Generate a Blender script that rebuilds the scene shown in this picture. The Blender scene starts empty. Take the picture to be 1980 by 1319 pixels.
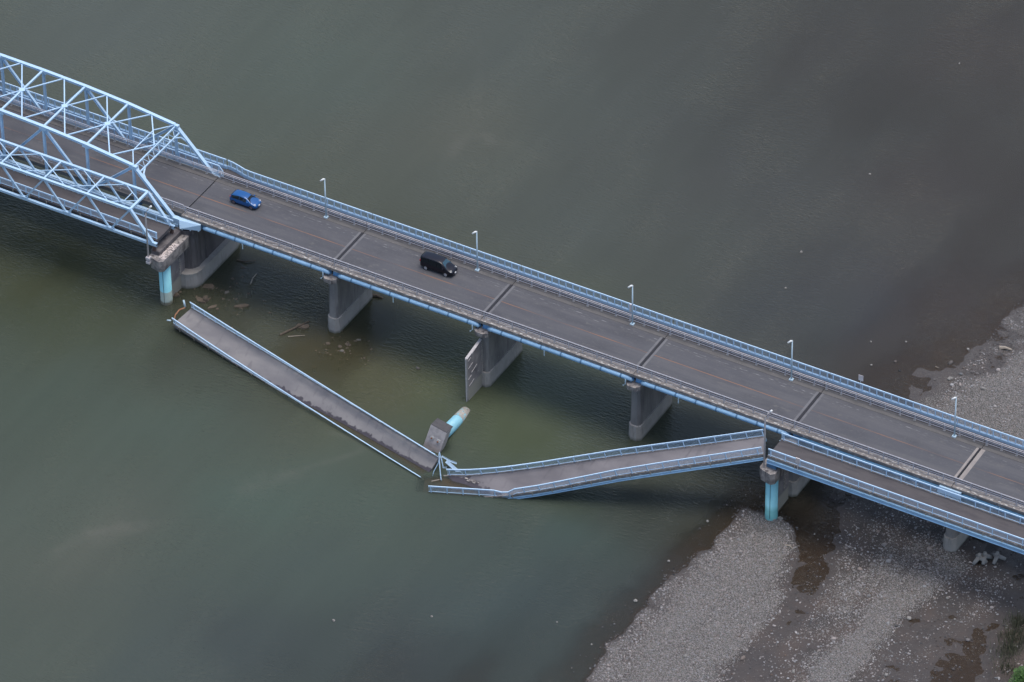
import bpy, math, random
import numpy as np
from mathutils import Vector, Matrix
R = math.radians
rnd = random.Random(7)
NR = np.random.default_rng(11)
scn = bpy.context.scene
COL = scn.collection

# ---------------------------------------------------------------- camera
cam_d = bpy.data.cameras.new("camera")
cam = bpy.data.objects.new("camera", cam_d)
COL.objects.link(cam)
scn.camera = cam
cam_d.sensor_width = 36.0
cam_d.lens = 200.06
cam_d.clip_start = 1.0
cam_d.clip_end = 6000.0
yaw, pit, rol = R(-30.529), R(39.260), R(-0.991)
fw = Vector((math.sin(yaw)*math.cos(pit), math.cos(yaw)*math.cos(pit), -math.sin(pit)))
r0 = Vector((math.cos(yaw), -math.sin(yaw), 0)); u0 = r0.cross(fw)
r1 = r0*math.cos(rol)+u0*math.sin(rol); u1 = -r0*math.sin(rol)+u0*math.cos(rol)
cam.matrix_world = Matrix(((r1.x, u1.x, -fw.x, 329.34), (r1.y, u1.y, -fw.y, -481.01), (r1.z, u1.z, -fw.z, 460.68), (0, 0, 0, 1)))

# ---------------------------------------------------------------- sky, sun, exposure
SUN_EL, SUN_AZ = R(82), R(60)          # azimuth measured from +Y towards +X
w = bpy.data.worlds.new("World"); scn.world = w; w.use_nodes = True
nt = w.node_tree; bg = nt.nodes["Background"]
sky = nt.nodes.new("ShaderNodeTexSky"); sky.sky_type = 'NISHITA'; sky.sun_disc = False
sky.sun_elevation = SUN_EL; sky.sun_rotation = SUN_AZ
sky.air_density = 1.0; sky.dust_density = 3.0; sky.ozone_density = 1.0
nt.links.new(sky.outputs[0], bg.inputs[0]); bg.inputs[1].default_value = 0.15
sl = bpy.data.lights.new("sun", 'SUN'); sl.energy = 1.2; sl.angle = R(34); sl.color = (1.0, 0.95, 0.88)
so = bpy.data.objects.new("sun", sl); COL.objects.link(so)
sd = Vector((math.sin(SUN_AZ)*math.cos(SUN_EL), math.cos(SUN_AZ)*math.cos(SUN_EL), math.sin(SUN_EL)))
so.rotation_euler = sd.to_track_quat('Z', 'Y').to_euler(); so.location = (40, 0, 120)
scn.view_settings.view_transform = 'Standard'; scn.view_settings.look = 'None'
scn.view_settings.exposure = 0.56; scn.view_settings.gamma = 1.0
scn.cycles.max_bounces = 6; scn.cycles.transparent_max_bounces = 8
scn.cycles.caustics_reflective = False; scn.cycles.caustics_refractive = False

# ---------------------------------------------------------------- helpers
def lin(r, g, b):
    f = lambda c: (c/255/12.92) if c/255 <= .04045 else ((c/255+.055)/1.055)**2.4
    return (f(r), f(g), f(b))

class MB:
    def __init__(s): s.v = []; s.f = []
    def add(s, vs, fs):
        n = len(s.v); s.v += [tuple(p) for p in vs]; s.f += [tuple(i+n for i in q) for q in fs]
    def box(s, x0, x1, y0, y1, z0, z1):
        s.add([(x0,y0,z0),(x1,y0,z0),(x1,y1,z0),(x0,y1,z0),(x0,y0,z1),(x1,y0,z1),(x1,y1,z1),(x0,y1,z1)],
              [(3,2,1,0),(4,5,6,7),(0,1,5,4),(1,2,6,5),(2,3,7,6),(3,0,4,7)])
    def beam(s, a, b, wd, ht, up=(0,0,1)):
        a = Vector(a); b = Vector(b); d = (b-a)
        if d.length < 1e-6: return
        d.normalize(); up = Vector(up)
        sx = d.cross(up)
        if sx.length < 1e-4: sx = d.cross(Vector((1,0,0)))
        sx.normalize(); uz = sx.cross(d).normalized()
        o = []
        for p in (a, b):
            for i, j in ((-1,-1),(1,-1),(1,1),(-1,1)): o.append(p+sx*(i*wd/2)+uz*(j*ht/2))
        s.add(o, [(0,1,2,3),(7,6,5,4),(0,4,5,1),(1,5,6,2),(2,6,7,3),(3,7,4,0)])
    def tube(s, pts, r, n=8, cap=True):
        pts = [Vector(p) for p in pts]; rings = []
        rr = r if isinstance(r, (list, tuple)) else [r]*len(pts)
        for i, p in enumerate(pts):
            d = (pts[min(i+1, len(pts)-1)]-pts[max(i-1, 0)]).normalized()
            ref = Vector((0,0,1)) if abs(d.z) < .9 else Vector((1,0,0))
            a = d.cross(ref).normalized(); b = d.cross(a)
            rings.append([p+(a*math.cos(t*2*math.pi/n)+b*math.sin(t*2*math.pi/n))*rr[i] for t in range(n)])
        vs = [q for g in rings for q in g]; fs = []
        for i in range(len(pts)-1):
            for t in range(n):
                u = (t+1) % n; fs.append((i*n+t, i*n+u, (i+1)*n+u, (i+1)*n+t))
        if cap: fs += [tuple(range(n))[::-1], tuple((len(pts)-1)*n+t for t in range(n))]
        s.add(vs, fs)
    def prism(s, poly, z0, z1, poly2=None):
        n = len(poly); p2 = poly2 or poly
        vs = [(x, y, z0) for x, y in poly]+[(x, y, z1) for x, y in p2]
        fs = [tuple(range(n))[::-1], tuple(range(n, 2*n))]+[(i, (i+1) % n, n+(i+1) % n, n+i) for i in range(n)]
        s.add(vs, fs)
    def build(s, name, mat, parent=None, smooth=False, loc=None, bevel=0):
        base = Vector(parent['_b']) if parent is not None else Vector(loc or (0,0,0))
        me = bpy.data.meshes.new(name)
        me.from_pydata([(p[0]-base.x, p[1]-base.y, p[2]-base.z) for p in s.v], [], s.f)
        if smooth: me.polygons.foreach_set('use_smooth', [True]*len(me.polygons))
        me.materials.append(mat); me.update()
        o = bpy.data.objects.new(name, me); COL.objects.link(o)
        if parent is not None:
            o.parent = parent; o['_b'] = list(base)
        else:
            o.location = base; o['_b'] = list(base)
        if bevel:
            m = o.modifiers.new('b', 'BEVEL'); m.width = bevel; m.segments = 2; m.limit_method = 'ANGLE'
        return o

def tag(o, label=None, cat=None, group=None, kind=None):
    if label: o['label'] = label
    if cat: o['category'] = cat
    if group: o['group'] = group
    if kind: o['kind'] = kind
    return o
def thing(name, loc, label, cat, group=None):
    o = bpy.data.objects.new(name, None); COL.objects.link(o); o.location = loc; o['_b'] = list(loc)
    o.empty_display_size = .5
    return tag(o, label, cat, group)
def copy_tree(o, parent=None, delta=None, label=None):
    c = o.copy(); COL.objects.link(c)
    if parent is not None: c.parent = parent
    if delta is not None: c.location = Vector(o.location)+Vector(delta)
    if label: c['label'] = label
    for ch in list(o.children): copy_tree(ch, c)
    return c

# ---------------------------------------------------------------- materials
def mat(name, col, rough=.7, metal=0., spec=.5, noise=None, bump=None, coat=0):
    """noise: list of (scale, detail, lo, hi, colour) layers mixed over the base in order"""
    m = bpy.data.materials.new(name); m.use_nodes = True; t = m.node_tree; N = t.nodes; L = t.links
    b = N['Principled BSDF']; b.inputs['Roughness'].default_value = rough; b.inputs['Metallic'].default_value = metal
    b.inputs['Specular IOR Level'].default_value = spec; b.inputs['Coat Weight'].default_value = coat
    g = N.new('ShaderNodeNewGeometry')
    cur = None; rgb = N.new('ShaderNodeRGB'); rgb.outputs[0].default_value = (*col, 1); cur = rgb.outputs[0]
    for (sc, det, lo, hi, c) in (noise or []):
        mp = N.new('ShaderNodeMapping'); L.new(g.outputs['Position'], mp.inputs['Vector'])
        mp.inputs['Scale'].default_value = sc if isinstance(sc, tuple) else (sc, sc, sc)
        n = N.new('ShaderNodeTexNoise'); n.inputs['Scale'].default_value = 1; n.inputs['Detail'].default_value = det
        L.new(mp.outputs[0], n.inputs['Vector'])
        r = N.new('ShaderNodeMapRange'); r.inputs['From Min'].default_value = lo; r.inputs['From Max'].default_value = hi
        L.new(n.outputs['Fac'], r.inputs['Value'])
        x = N.new('ShaderNodeMix'); x.data_type = 'RGBA'; L.new(r.outputs[0], x.inputs['Factor'])
        L.new(cur, x.inputs['A']); x.inputs['B'].default_value = (*c, 1); cur = x.outputs['Result']
    L.new(cur, b.inputs['Base Color'])
    if bump:
        n = N.new('ShaderNodeTexNoise'); n.inputs['Scale'].default_value = bump[0]; n.inputs['Detail'].default_value = 4
        L.new(g.outputs['Position'], n.inputs['Vector'])
        bm = N.new('ShaderNodeBump'); bm.inputs['Strength'].default_value = bump[1]; bm.inputs['Distance'].default_value = bump[2]
        L.new(n.outputs['Fac'], bm.inputs['Height']); L.new(bm.outputs[0], b.inputs['Normal'])
    return m

def zband(m, z0, z1, col, rough=None, nz=.25, nscale=1.5):
    """darker/lighter band below a height (tide line, wet margin): mixes col where world z < z0..z1 (+noise)"""
    t = m.node_tree; N = t.nodes; L = t.links; b = N['Principled BSDF']
    g = N.new('ShaderNodeNewGeometry'); sp = N.new('ShaderNodeSeparateXYZ'); L.new(g.outputs['Position'], sp.inputs[0])
    n = N.new('ShaderNodeTexNoise'); n.inputs['Scale'].default_value = nscale; n.inputs['Detail'].default_value = 5
    L.new(g.outputs['Position'], n.inputs['Vector'])
    a = N.new('ShaderNodeMath'); a.operation = 'MULTIPLY_ADD'; L.new(n.outputs['Fac'], a.inputs[0]); a.inputs[1].default_value = -nz*2; L.new(sp.outputs['Z'], a.inputs[2])
    ad = N.new('ShaderNodeMath'); ad.operation = 'ADD'; L.new(a.outputs[0], ad.inputs[0]); ad.inputs[1].default_value = nz
    r = N.new('ShaderNodeMapRange'); r.inputs['From Min'].default_value = z0; r.inputs['From Max'].default_value = z1
    r.inputs['To Min'].default_value = 1; r.inputs['To Max'].default_value = 0; L.new(ad.outputs[0], r.inputs['Value'])
    src = b.inputs['Base Color'].links[0].from_socket
    x = N.new('ShaderNodeMix'); x.data_type = 'RGBA'; L.new(r.outputs[0], x.inputs['Factor']); L.new(src, x.inputs['A'])
    x.inputs['B'].default_value = (*col, 1); L.new(x.outputs['Result'], b.inputs['Base Color'])
    if rough is not None:
        rr = N.new('ShaderNodeMix'); rr.data_type = 'FLOAT'; L.new(r.outputs[0], rr.inputs['Factor'])
        rr.inputs['A'].default_value = b.inputs['Roughness'].default_value; rr.inputs['B'].default_value = rough
        L.new(rr.outputs['Result'], b.inputs['Roughness'])
    return m

BLUE = (.42, .59, .74)
M = {}
M['blue'] = mat('pale_blue_paint', BLUE, .45, noise=[(1.3, 4, .5, .8, (.36,.55,.74)), (9, 3, .68, .8, (.30,.42,.52))])
M['railblue'] = mat('rail_blue_paint', (.50,.68,.84), .45, noise=[(2.0, 4, .55, .85, (.35,.50,.66))])
M['girderblue'] = mat('girder_blue_paint', (.16,.36,.60), .5, noise=[(1.2, 4, .45, .8, (.10,.26,.46)), (6, 3, .7, .8, (.08,.14,.2))])
M['balu'] = mat('baluster_paint', (.42,.58,.72), .5)
M['greyrail'] = mat('galvanised_rail', (.46,.45,.47), .5, metal=.2, noise=[(3, 4, .5, .85, (.25,.25,.28))])
M['asphalt'] = mat('asphalt', (.071,.072,.080), .85, noise=[((.05,1.1,1), 5, .40, .70, (.092,.091,.096)), ((.16,.5,1), 6, .48, .75, (.056,.057,.064)), ((.9,2.5,1), 5, .60, .72, (.098,.096,.096)), ((5,5,5), 3, .55, .9, (.10,.10,.10))], bump=(25,.25,.02))
M['shoulder'] = mat('dusty_concrete_shoulder', (.108,.103,.100), .9, noise=[((.6,2,1), 5, .45, .8, (.075,.072,.07)), (5, 4, .6, .8, (.16,.155,.15))])
M['ledge'] = mat('weathered_ledge_concrete', (.22,.20,.185), .9, noise=[((1.2,3,3), 5, .4, .75, (.12,.11,.105)), ((1.3,6,6), 3, .60, .66, (.46,.44,.41))], bump=(8,.3,.02))
M['dark_strip'] = mat('dark_strip_colour', (.034,.032,.036), .9, noise=[((.6,3,1), 5, .45, .8, (.055,.052,.052))])  # dark tone shared by the road edge strip and the gap floor
M['walk'] = mat('walkway_asphalt', (.078,.071,.072), .9, noise=[((.4,1.5,1), 5, .42, .75, (.056,.051,.054)), (4, 4, .6, .85, (.10,.092,.09))])
M['walkdark'] = mat('grimy_walkway', (.050,.043,.045), .9, noise=[((.5,2,1), 5, .42, .75, (.075,.066,.066))])
M['concrete'] = mat('pier_concrete', (.225,.215,.205), .9, noise=[((.6,.6,.2), 6, .42, .72, (.13,.125,.125)), ((2.5,2.5,.3), 5, .55, .8, (.085,.08,.085)), ((9,9,1.2), 4, .64, .74, (.30,.29,.27))], bump=(5,.3,.04))
M['concrete_light'] = mat('pale_concrete', (.34,.32,.295), .9, noise=[((.8,.8,.8), 6, .4, .75, (.27,.255,.235)), ((4,4,.5), 5, .58, .8, (.19,.18,.165))], bump=(5,.3,.04))
zband(M['concrete_light'], .0, .5, (.10,.105,.085), nz=.2)
M['capcon'] = mat('pier_cap_concrete', (.30,.275,.255), .9, noise=[((1.2,1.2,1.2), 6, .42, .7, (.12,.11,.11)), (5, 5, .6, .8, (.34,.31,.29)), ((2.2,2.2,.25), 5, .54, .66, (.075,.068,.068))], bump=(6,.5,.06))
M['darkcon'] = mat('stained_dark_concrete', (.12,.11,.11), .9, noise=[((1.0,1.0,.2), 6, .42, .7, (.055,.050,.055)), ((3,3,.4), 5, .58, .75, (.19,.175,.17))], bump=(5,.4,.04))
M['turq'] = mat('turquoise_paint', (.27,.62,.68), .5, noise=[((1,1,.4), 5, .45, .8, (.20,.52,.60)), ((3,3,1.5), 4, .68, .74, (.34,.40,.40))])
M['turq_l'] = M['turq'].copy(); zband(M['turq_l'], 2.0, 2.1, (.27,.34,.31), nz=.1, nscale=3); zband(M['turq_l'], .35, .6, (.12,.12,.09), nz=.3, nscale=4)
M['turq_r'] = M['turq'].copy(); zband(M['turq_r'], 1.6, 2.5, (.13,.37,.38), nz=.15)
M['rust'] = mat('rusty_steel', (.28,.12,.06), .8, noise=[(4, 4, .45, .8, (.36,.20,.12))])
M['oldrust'] = mat('dark_rusty_steel', (.09,.055,.045), .85)
M['dark'] = mat('joint_rubber', (.012,.012,.016), .6)
M['jointc'] = mat('joint_concrete', (.135,.135,.14), .9, noise=[((1,1,1), 5, .45, .8, (.08,.08,.088))])
M['jointp'] = mat('pale_joint_concrete', (.26,.235,.215), .9, noise=[((1.5,1.5,1), 5, .45, .8, (.19,.17,.16))])
M['white'] = mat('worn_white_plate', (.5,.5,.47), .7, noise=[(4, 4, .5, .8, (.3,.29,.26))])
M['plate_c'] = mat('base_plate_steel', (.27,.26,.25), .7)
M['lamp'] = mat('pale_lamp_paint', (.45,.58,.66), .4)
M['lampbeige'] = mat('beige_lamp_paint', (.56,.52,.51), .5)
M['lamphead'] = mat('white_lamp_head', (.72,.74,.72), .35)
M['beige'] = mat('beige_bracket', (.30,.26,.20), .8)
M['tyre'] = mat('tyre_rubber', (.02,.02,.022), .9)
M['rim'] = mat('silver_rim', (.55,.56,.6), .3, metal=.6)
M['rimd'] = mat('dark_alloy_rim', (.14,.11,.13), .4, metal=.4)
M['carblue'] = mat('blue_car_paint', (.004,.078,.25), .35, metal=.1, coat=.35)
M['carblack'] = mat('black_car_paint', (.003,.0035,.009), .35, spec=.35, coat=.25)
M['glass'] = mat('car_glass', (.006,.010,.013), .12, spec=.4)
M['glassteal'] = mat('windscreen_glass', (.02,.06,.085), .08, spec=.8)
M['headlamp'] = mat('clear_headlight', (.7,.7,.66), .15)
M['red'] = mat('red_lens', (.35,.02,.02), .3)
M['plate'] = mat('white_plate', (.75,.75,.75), .5)
M['stone'] = mat('boulder_stone', (.24,.23,.21), .9, noise=[(2.5, 5, .45, .75, (.15,.14,.13))], bump=(6,.5,.05))
M['brownrock'] = mat('silty_rubble', (.105,.083,.062), .95, noise=[(2.0, 5, .45, .75, (.06,.048,.036)), (7, 4, .58, .78, (.16,.135,.11))], bump=(5,.5,.06))
M['greyblock'] = mat('grey_block_concrete', (.15,.135,.115), .9, noise=[(2.0, 5, .45, .75, (.12,.115,.105))])
M['armour'] = mat('armour_concrete', (.24,.235,.225), .9, noise=[(2.0, 5, .45, .75, (.25,.24,.22))])
M['wood'] = mat('bleached_driftwood', (.30,.26,.21), .9, noise=[(5, 4, .5, .8, (.18,.15,.12))])
M['leaf'] = mat('bush_leaf', (.055,.13,.022), .6, noise=[(1.4, 4, .45, .7, (.028,.075,.014))])
M['reed'] = mat('dry_reed', (.115,.12,.070), .8, noise=[(1.2, 4, .45, .75, (.07,.085,.04))])
M['stem'] = mat('bush_stem', (.10,.07,.045), .9)

def paint(name, col, base, lo, hi, sc):
    return mat(name, base, .8, noise=[(sc, 6, lo, hi, col)])
AS = (.069,.071,.079)
M['orange'] = paint('worn_orange_line', (.23,.115,.065), AS, .32, .68, (.22,3,3))
M['whiteline'] = paint('worn_white_line', (.21,.21,.21), AS, .50, .66, (1.1,6,6))

# ================================================================ SETTING: water, river bed, gravel
# control points in world metres: (x, y, bed height, stone density)
BED = [
 # gravel bar beside the right column, running towards the camera
 ]
def pix(px, py, z=0.0):
    """surveyed position (photo coordinate list) -> world point on the level z; used only to lay out the survey tables below"""
    u = (px-990.0)/11003.3; v = (py-659.5)/11003.3
    d = fw+r1*u-u1*v; t = (z-460.68)/d.z
    return (329.34+d.x*t, -481.01+d.y*t)
SURV = [
 (1450,1060,.5,1),(1400,1120,.5,1),(1350,1170,.5,1),(1300,1220,.5,1),(1250,1270,.5,1),(1400,1250,.5,1),(1490,1060,.45,1),(1515,1070,.3,.95),
 (1490,1130,.4,.95),(1470,1180,.35,.9),(1350,1310,.5,1),(1250,1319,.4,1),(1440,1020,.12,.8),(1400,1055,.12,.8),(1345,1100,.12,.85),(1280,1150,.12,.85),(1240,1200,.15,.85),(1190,1265,.12,.85),(1165,1310,.12,.85),
 (1400,1015,-.2,0),(1365,1050,-.2,0),(1310,1085,-.2,0),(1240,1145,-.25,0),(1205,1200,-.25,0),(1160,1255,-.25,0),(1120,1305,-.25,.05),(1060,1319,-.35,0),
 (1330,990,-1.3,0),(1270,1040,-1.2,0),(1200,1100,-1.2,0),(1130,1170,-1.1,0),(1060,1250,-.8,0),(1000,1300,-.7,0),(850,1260,-.8,0),(740,1319,-.5,0),(900,1319,-.35,.02),(650,1230,-1.2,0),
 (1560,1035,-.3,.0),(1575,1000,-.6,0),(1540,960,-1,0),(1565,1085,-.06,.1),(1575,1120,-.02,.25),(1545,1120,0,.2),(1540,1180,.05,.2),(1500,1230,.06,.14),(1470,1270,.05,.12),(1440,1319,.06,.15),(1520,1200,.05,.12),
 (1620,960,.02,.15),(1650,990,.1,.4),(1720,985,.1,.4),(1680,1040,.2,.5),(1640,1090,.2,.55),(1620,1150,.22,.6),(1590,1220,.2,.45),(1540,1280,.12,.22),(1500,1319,.12,.25),(1570,1250,.15,.3),
 (1740,1100,.3,.8),(1800,1080,.3,.75),(1830,1100,.4,.9),(1780,1150,.5,1),(1730,1190,.5,1),(1690,1230,.5,1),(1650,1270,.5,1),(1610,1319,.5,1),
 (1870,1120,.10,.2),(1820,1170,.07,.15),(1770,1220,.05,.15),(1730,1265,.05,.18),(1690,1319,.07,.25),(1760,1319,.06,.25),
 (1920,1150,.12,.45),(1880,1180,.12,.42),(1850,1220,.08,.28),(1960,1160,.1,.28),(1820,1280,.05,.2),(1850,1240,.04,.15),
 (1900,1060,-.03,.05),(1960,1085,.02,.2),(1860,1050,.02,.1),(1800,1000,.1,.3),(1860,980,.15,.3),(1980,1120,.05,.35),
 (1890,1240,-.04,.02),(1870,1290,-.08,0),(1840,1319,-.05,.02),(1925,1215,-.02,.03),(1960,1185,.02,.1),(1950,1240,.25,0),(1975,1280,.5,0),(2040,1250,.8,0),
 (1960,650,.10,.85),(1980,625,.08,.7),(1925,675,.07,.7),(1890,700,.08,.8),(1860,735,.07,.85),(1830,760,.05,.8),(1915,705,.06,.4),(1940,720,.25,.97),(1900,760,.45,1),(1960,780,.5,1),(1970,840,.5,1),(1880,830,.45,1),(1820,800,.3,.9),
 (1770,750,-.03,.5),(1740,715,-.14,.22),(1700,735,-.14,.25),(1800,730,-.03,.4),(1830,705,-.06,.35),(1850,680,-.1,.10),(1900,640,-.10,.10),(1950,600,-.15,0),(1980,560,-.2,0),
 (1700,660,-.5,0),(1800,640,-.25,0),(1870,590,-.3,0),(1960,480,-.5,0),(1650,560,-1.0,0),(1750,450,-.8,0),(1850,300,-.6,0),(1750,180,-.6,0),(1900,80,-.6,0),(1600,60,-.7,0),
 (1550,400,-1.0,0),(1480,230,-.9,0),(1350,450,-1.4,0),(1300,100,-1.2,0),(1150,300,-1.7,0),(1000,100,-2.2,0),(1000,400,-2.2,0),(800,200,-2.8,0),(500,150,-3.2,0),(200,60,-3.5,0),(600,330,-3,0),
 (1640,720,-.5,0),(1560,800,-.8,0),(1400,760,-1.6,0),(1300,880,-1.8,0),(1100,780,-2,0),(1000,860,-2.3,0),(900,700,-2,0),(800,650,-1.7,0),(750,740,-1.8,0),(680,690,-.45,0),(655,670,-.4,0),(690,665,-.45,0),(620,650,-.6,0),(580,632,-.55,0),(530,640,-.9,0),
 (480,560,-.7,0),(430,580,-.5,0),(400,560,-.5,0),(465,595,-.5,0),(370,590,-.6,0),(360,665,-.6,0),(260,640,-1.5,0),(120,550,-2,0),(100,700,-2.6,0),(250,850,-3,0),(100,1000,-3,0),(400,1000,-3,0),(600,900,-3,0),(700,1050,-2.6,0),(850,1050,-2.2,0),(1000,1030,-2,0),(1150,1000,-1.9,0),
 (450,1200,-1.6,0),(300,1319,-2,0),(150,1200,-2.8,0),(550,1319,-.9,0),(900,1150,-1.7,0),(30,350,-3,0),
]
SX = np.array([pix(a, b) for a, b, _, _ in SURV]); SH = np.array([[c, d] for _, _, c, d in SURV])
def shep(P, Q, V, k=2.6, eps=1.2):
    out = np.zeros((len(P), V.shape[1]))
    for i in range(0, len(P), 8000):
        d2 = ((P[i:i+8000, None, :]-Q[None])**2).sum(2)+eps
        wg = d2**(-k)
        out[i:i+8000] = (wg @ V)/wg.sum(1, keepdims=True)
    return out
def vnoise(P, s, seed):
    g = np.random.default_rng(seed).random((256, 256)); q = P/s; i = np.floor(q).astype(int); f = q-i; f = f*f*(3-2*f)
    a = g[i[:, 0] % 256, i[:, 1] % 256]; b = g[(i[:, 0]+1) % 256, i[:, 1] % 256]
    c = g[i[:, 0] % 256, (i[:, 1]+1) % 256]; d = g[(i[:, 0]+1) % 256, (i[:, 1]+1) % 256]
    return (a*(1-f[:, 0])+b*f[:, 0])*(1-f[:, 1])+(c*(1-f[:, 0])+d*f[:, 0])*f[:, 1]-.5
# the river runs along this direction: bars and channels are drawn out along it
FL = np.array([-.12, -.99])
def bed(P):
    Q = P+np.stack([vnoise(P*[1,.4], 4, 1)*1.8+vnoise(P, 1.6, 2)*.9, vnoise(P, 5, 3)*3.0+vnoise(P, 1.8, 4)*1.0], 1)
    r = shep(Q*[1,.55], SX*[1,.55], SH, k=1.9, eps=1.0)
    h, d = r[:, 0], r[:, 1]
    n = vnoise(P, 6, 5)*.12+vnoise(P, 2.2, 6)*.10+vnoise(P, .9, 8)*.09+vnoise(P, .5, 15)*.06
    h = h+n*np.where(h < 0, np.clip(1+(h+.12)*3.0, .12, 1), np.clip(1.2-h, .25, 1))
    PS = P*[1, .22]
    d = np.clip(d+(vnoise(PS, 2.2, 9)*.45+vnoise(PS, .8, 12)*.22+vnoise(P, 1.3, 10)*.25)*np.clip(d*3, 0, 1)*np.clip((1.06-d)*4, 0, 1), 0, 1)
    d = np.where(d > .85, d, .85*(d/.85)**1.9)
    return h, d

def grid_mesh(name, xs, ys, zf):
    X, Y = np.meshgrid(xs, ys); P = np.stack([X.ravel(), Y.ravel()], 1); Z = zf(P)
    nx, ny = len(xs), len(ys); me = bpy.data.meshes.new(name)
    co = np.column_stack([P, Z]).astype(np.float32)
    idx = np.arange(nx*ny).reshape(ny, nx)
    q = np.stack([idx[:-1, :-1], idx[:-1, 1:], idx[1:, 1:], idx[1:, :-1]], -1).reshape(-1, 4)
    me.vertices.add(len(co)); me.vertices.foreach_set('co', co.ravel())
    me.loops.add(q.size); me.loops.foreach_set('vertex_index', q.ravel().astype(np.int32))
    me.polygons.add(len(q)); me.polygons.foreach_set('loop_start', (np.arange(len(q))*4).astype(np.int32))
    me.polygons.foreach_set('use_smooth', np.ones(len(q), bool)); me.update(calc_edges=True)
    return me, P, Z
def fattr(me, name, vals):
    a = me.attributes.new(name, 'FLOAT', 'POINT'); a.data.foreach_set('value', vals.astype(np.float32))
def cattr(me, name, cols):
    a = me.color_attributes.new(name, 'FLOAT_COLOR', 'POINT')
    a.data.foreach_set('color', np.column_stack([cols, np.ones(len(cols))]).astype(np.float32).ravel())

def axis(lo, hi, st, far):
    a = list(np.arange(lo, hi+1e-6, st)); s = st
    while a[-1] < far: s *= 1.6; a.append(a[-1]+s)
    s = st
    while a[0] > -far: s *= 1.6; a.insert(0, a[0]-s)
    return np.array(a)

# ---- river bed
bx = axis(40, 134, .45, 1500); by = axis(-86, 60, .45, 1500)
me, P, Z = grid_mesh('riverbed', bx, by, lambda p: bed(p)[0])
h, dens = bed(P); fattr(me, 'dens', dens)
m = bpy.data.materials.new('riverbed_gravel'); m.use_nodes = True; t = m.node_tree; N = t.nodes; L = t.links; b = N['Principled BSDF']
b.inputs['Roughness'].default_value = .9
g = N.new('ShaderNodeNewGeometry'); at = N.new('ShaderNodeAttribute'); at.attribute_name = 'dens'
def vor(scale):
    v = N.new('ShaderNodeTexVoronoi'); v.inputs['Scale'].default_value = scale; L.new(g.outputs['Position'], v.inputs['Vector']); return v
v1 = vor(11)
cr = N.new('ShaderNodeValToRGB'); e = cr.color_ramp.elements
e[0].position = 0; e[0].color = (.105,.097,.088,1); e[1].position = 1; e[1].color = (.30,.285,.265,1); x_ = e.new(.6); x_.color = (.195,.185,.172,1)
sepc = N.new('ShaderNodeSeparateColor'); L.new(v1.outputs['Color'], sepc.inputs[0]); L.new(sepc.outputs[0], cr.inputs[0])
# gaps between stones
gp = N.new('ShaderNodeMapRange'); gp.inputs['From Min'].default_value = .35; gp.inputs['From Max'].default_value = .75; gp.inputs['To Min'].default_value = 1; gp.inputs['To Max'].default_value = .35
L.new(v1.outputs['Distance'], gp.inputs['Value'])
mul = N.new('ShaderNodeMix'); mul.data_type = 'RGBA'; mul.blend_type = 'MULTIPLY'; mul.inputs['Factor'].default_value = 1
L.new(cr.outputs[0], mul.inputs['A']); L.new(gp.outputs[0], mul.inputs['B'])
# sand/silt base
sn = N.new('ShaderNodeTexNoise'); sn.inputs['Scale'].default_value = .25; sn.inputs['Detail'].default_value = 6; L.new(g.outputs['Position'], sn.inputs['Vector'])
sc_ = N.new('ShaderNodeValToRGB'); e = sc_.color_ramp.elements; e[0].position = .38; e[0].color = (.052,.046,.044,1); e[1].position = .66; e[1].color = (.086,.066,.056,1)
L.new(sn.outputs['Fac'], sc_.inputs[0])
# random selection of stones according to density
cmpn = N.new('ShaderNodeMath'); cmpn.operation = 'SUBTRACT'; L.new(at.outputs['Fac'], cmpn.inputs[0]); L.new(sepc.outputs[1], cmpn.inputs[1])
sm = N.new('ShaderNodeMapRange'); sm.inputs['From Min'].default_value = -.05; sm.inputs['From Max'].default_value = .1; L.new(cmpn.outputs[0], sm.inputs['Value'])
mx = N.new('ShaderNodeMix'); mx.data_type = 'RGBA'; L.new(sm.outputs[0], mx.inputs['Factor']); L.new(sc_.outputs[0], mx.inputs['A']); L.new(mul.outputs['Result'], mx.inputs['B'])
L.new(mx.outputs['Result'], b.inputs['Base Color'])
bp = N.new('ShaderNodeBump'); bp.inputs['Strength'].default_value = .8; bp.inputs['Distance'].default_value = .12; bp.invert = True
L.new(v1.outputs['Distance'], bp.inputs['Height']); L.new(bp.outputs[0], b.inputs['Normal'])
zband(m, -.02, .16, (.060,.051,.047), .45, nz=.08, nscale=1.2)
me.materials.append(m)
o = bpy.data.objects.new('riverbed', me); COL.objects.link(o); tag(o, 'silty river bed rising into grey gravel bars', kind='structure')

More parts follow.
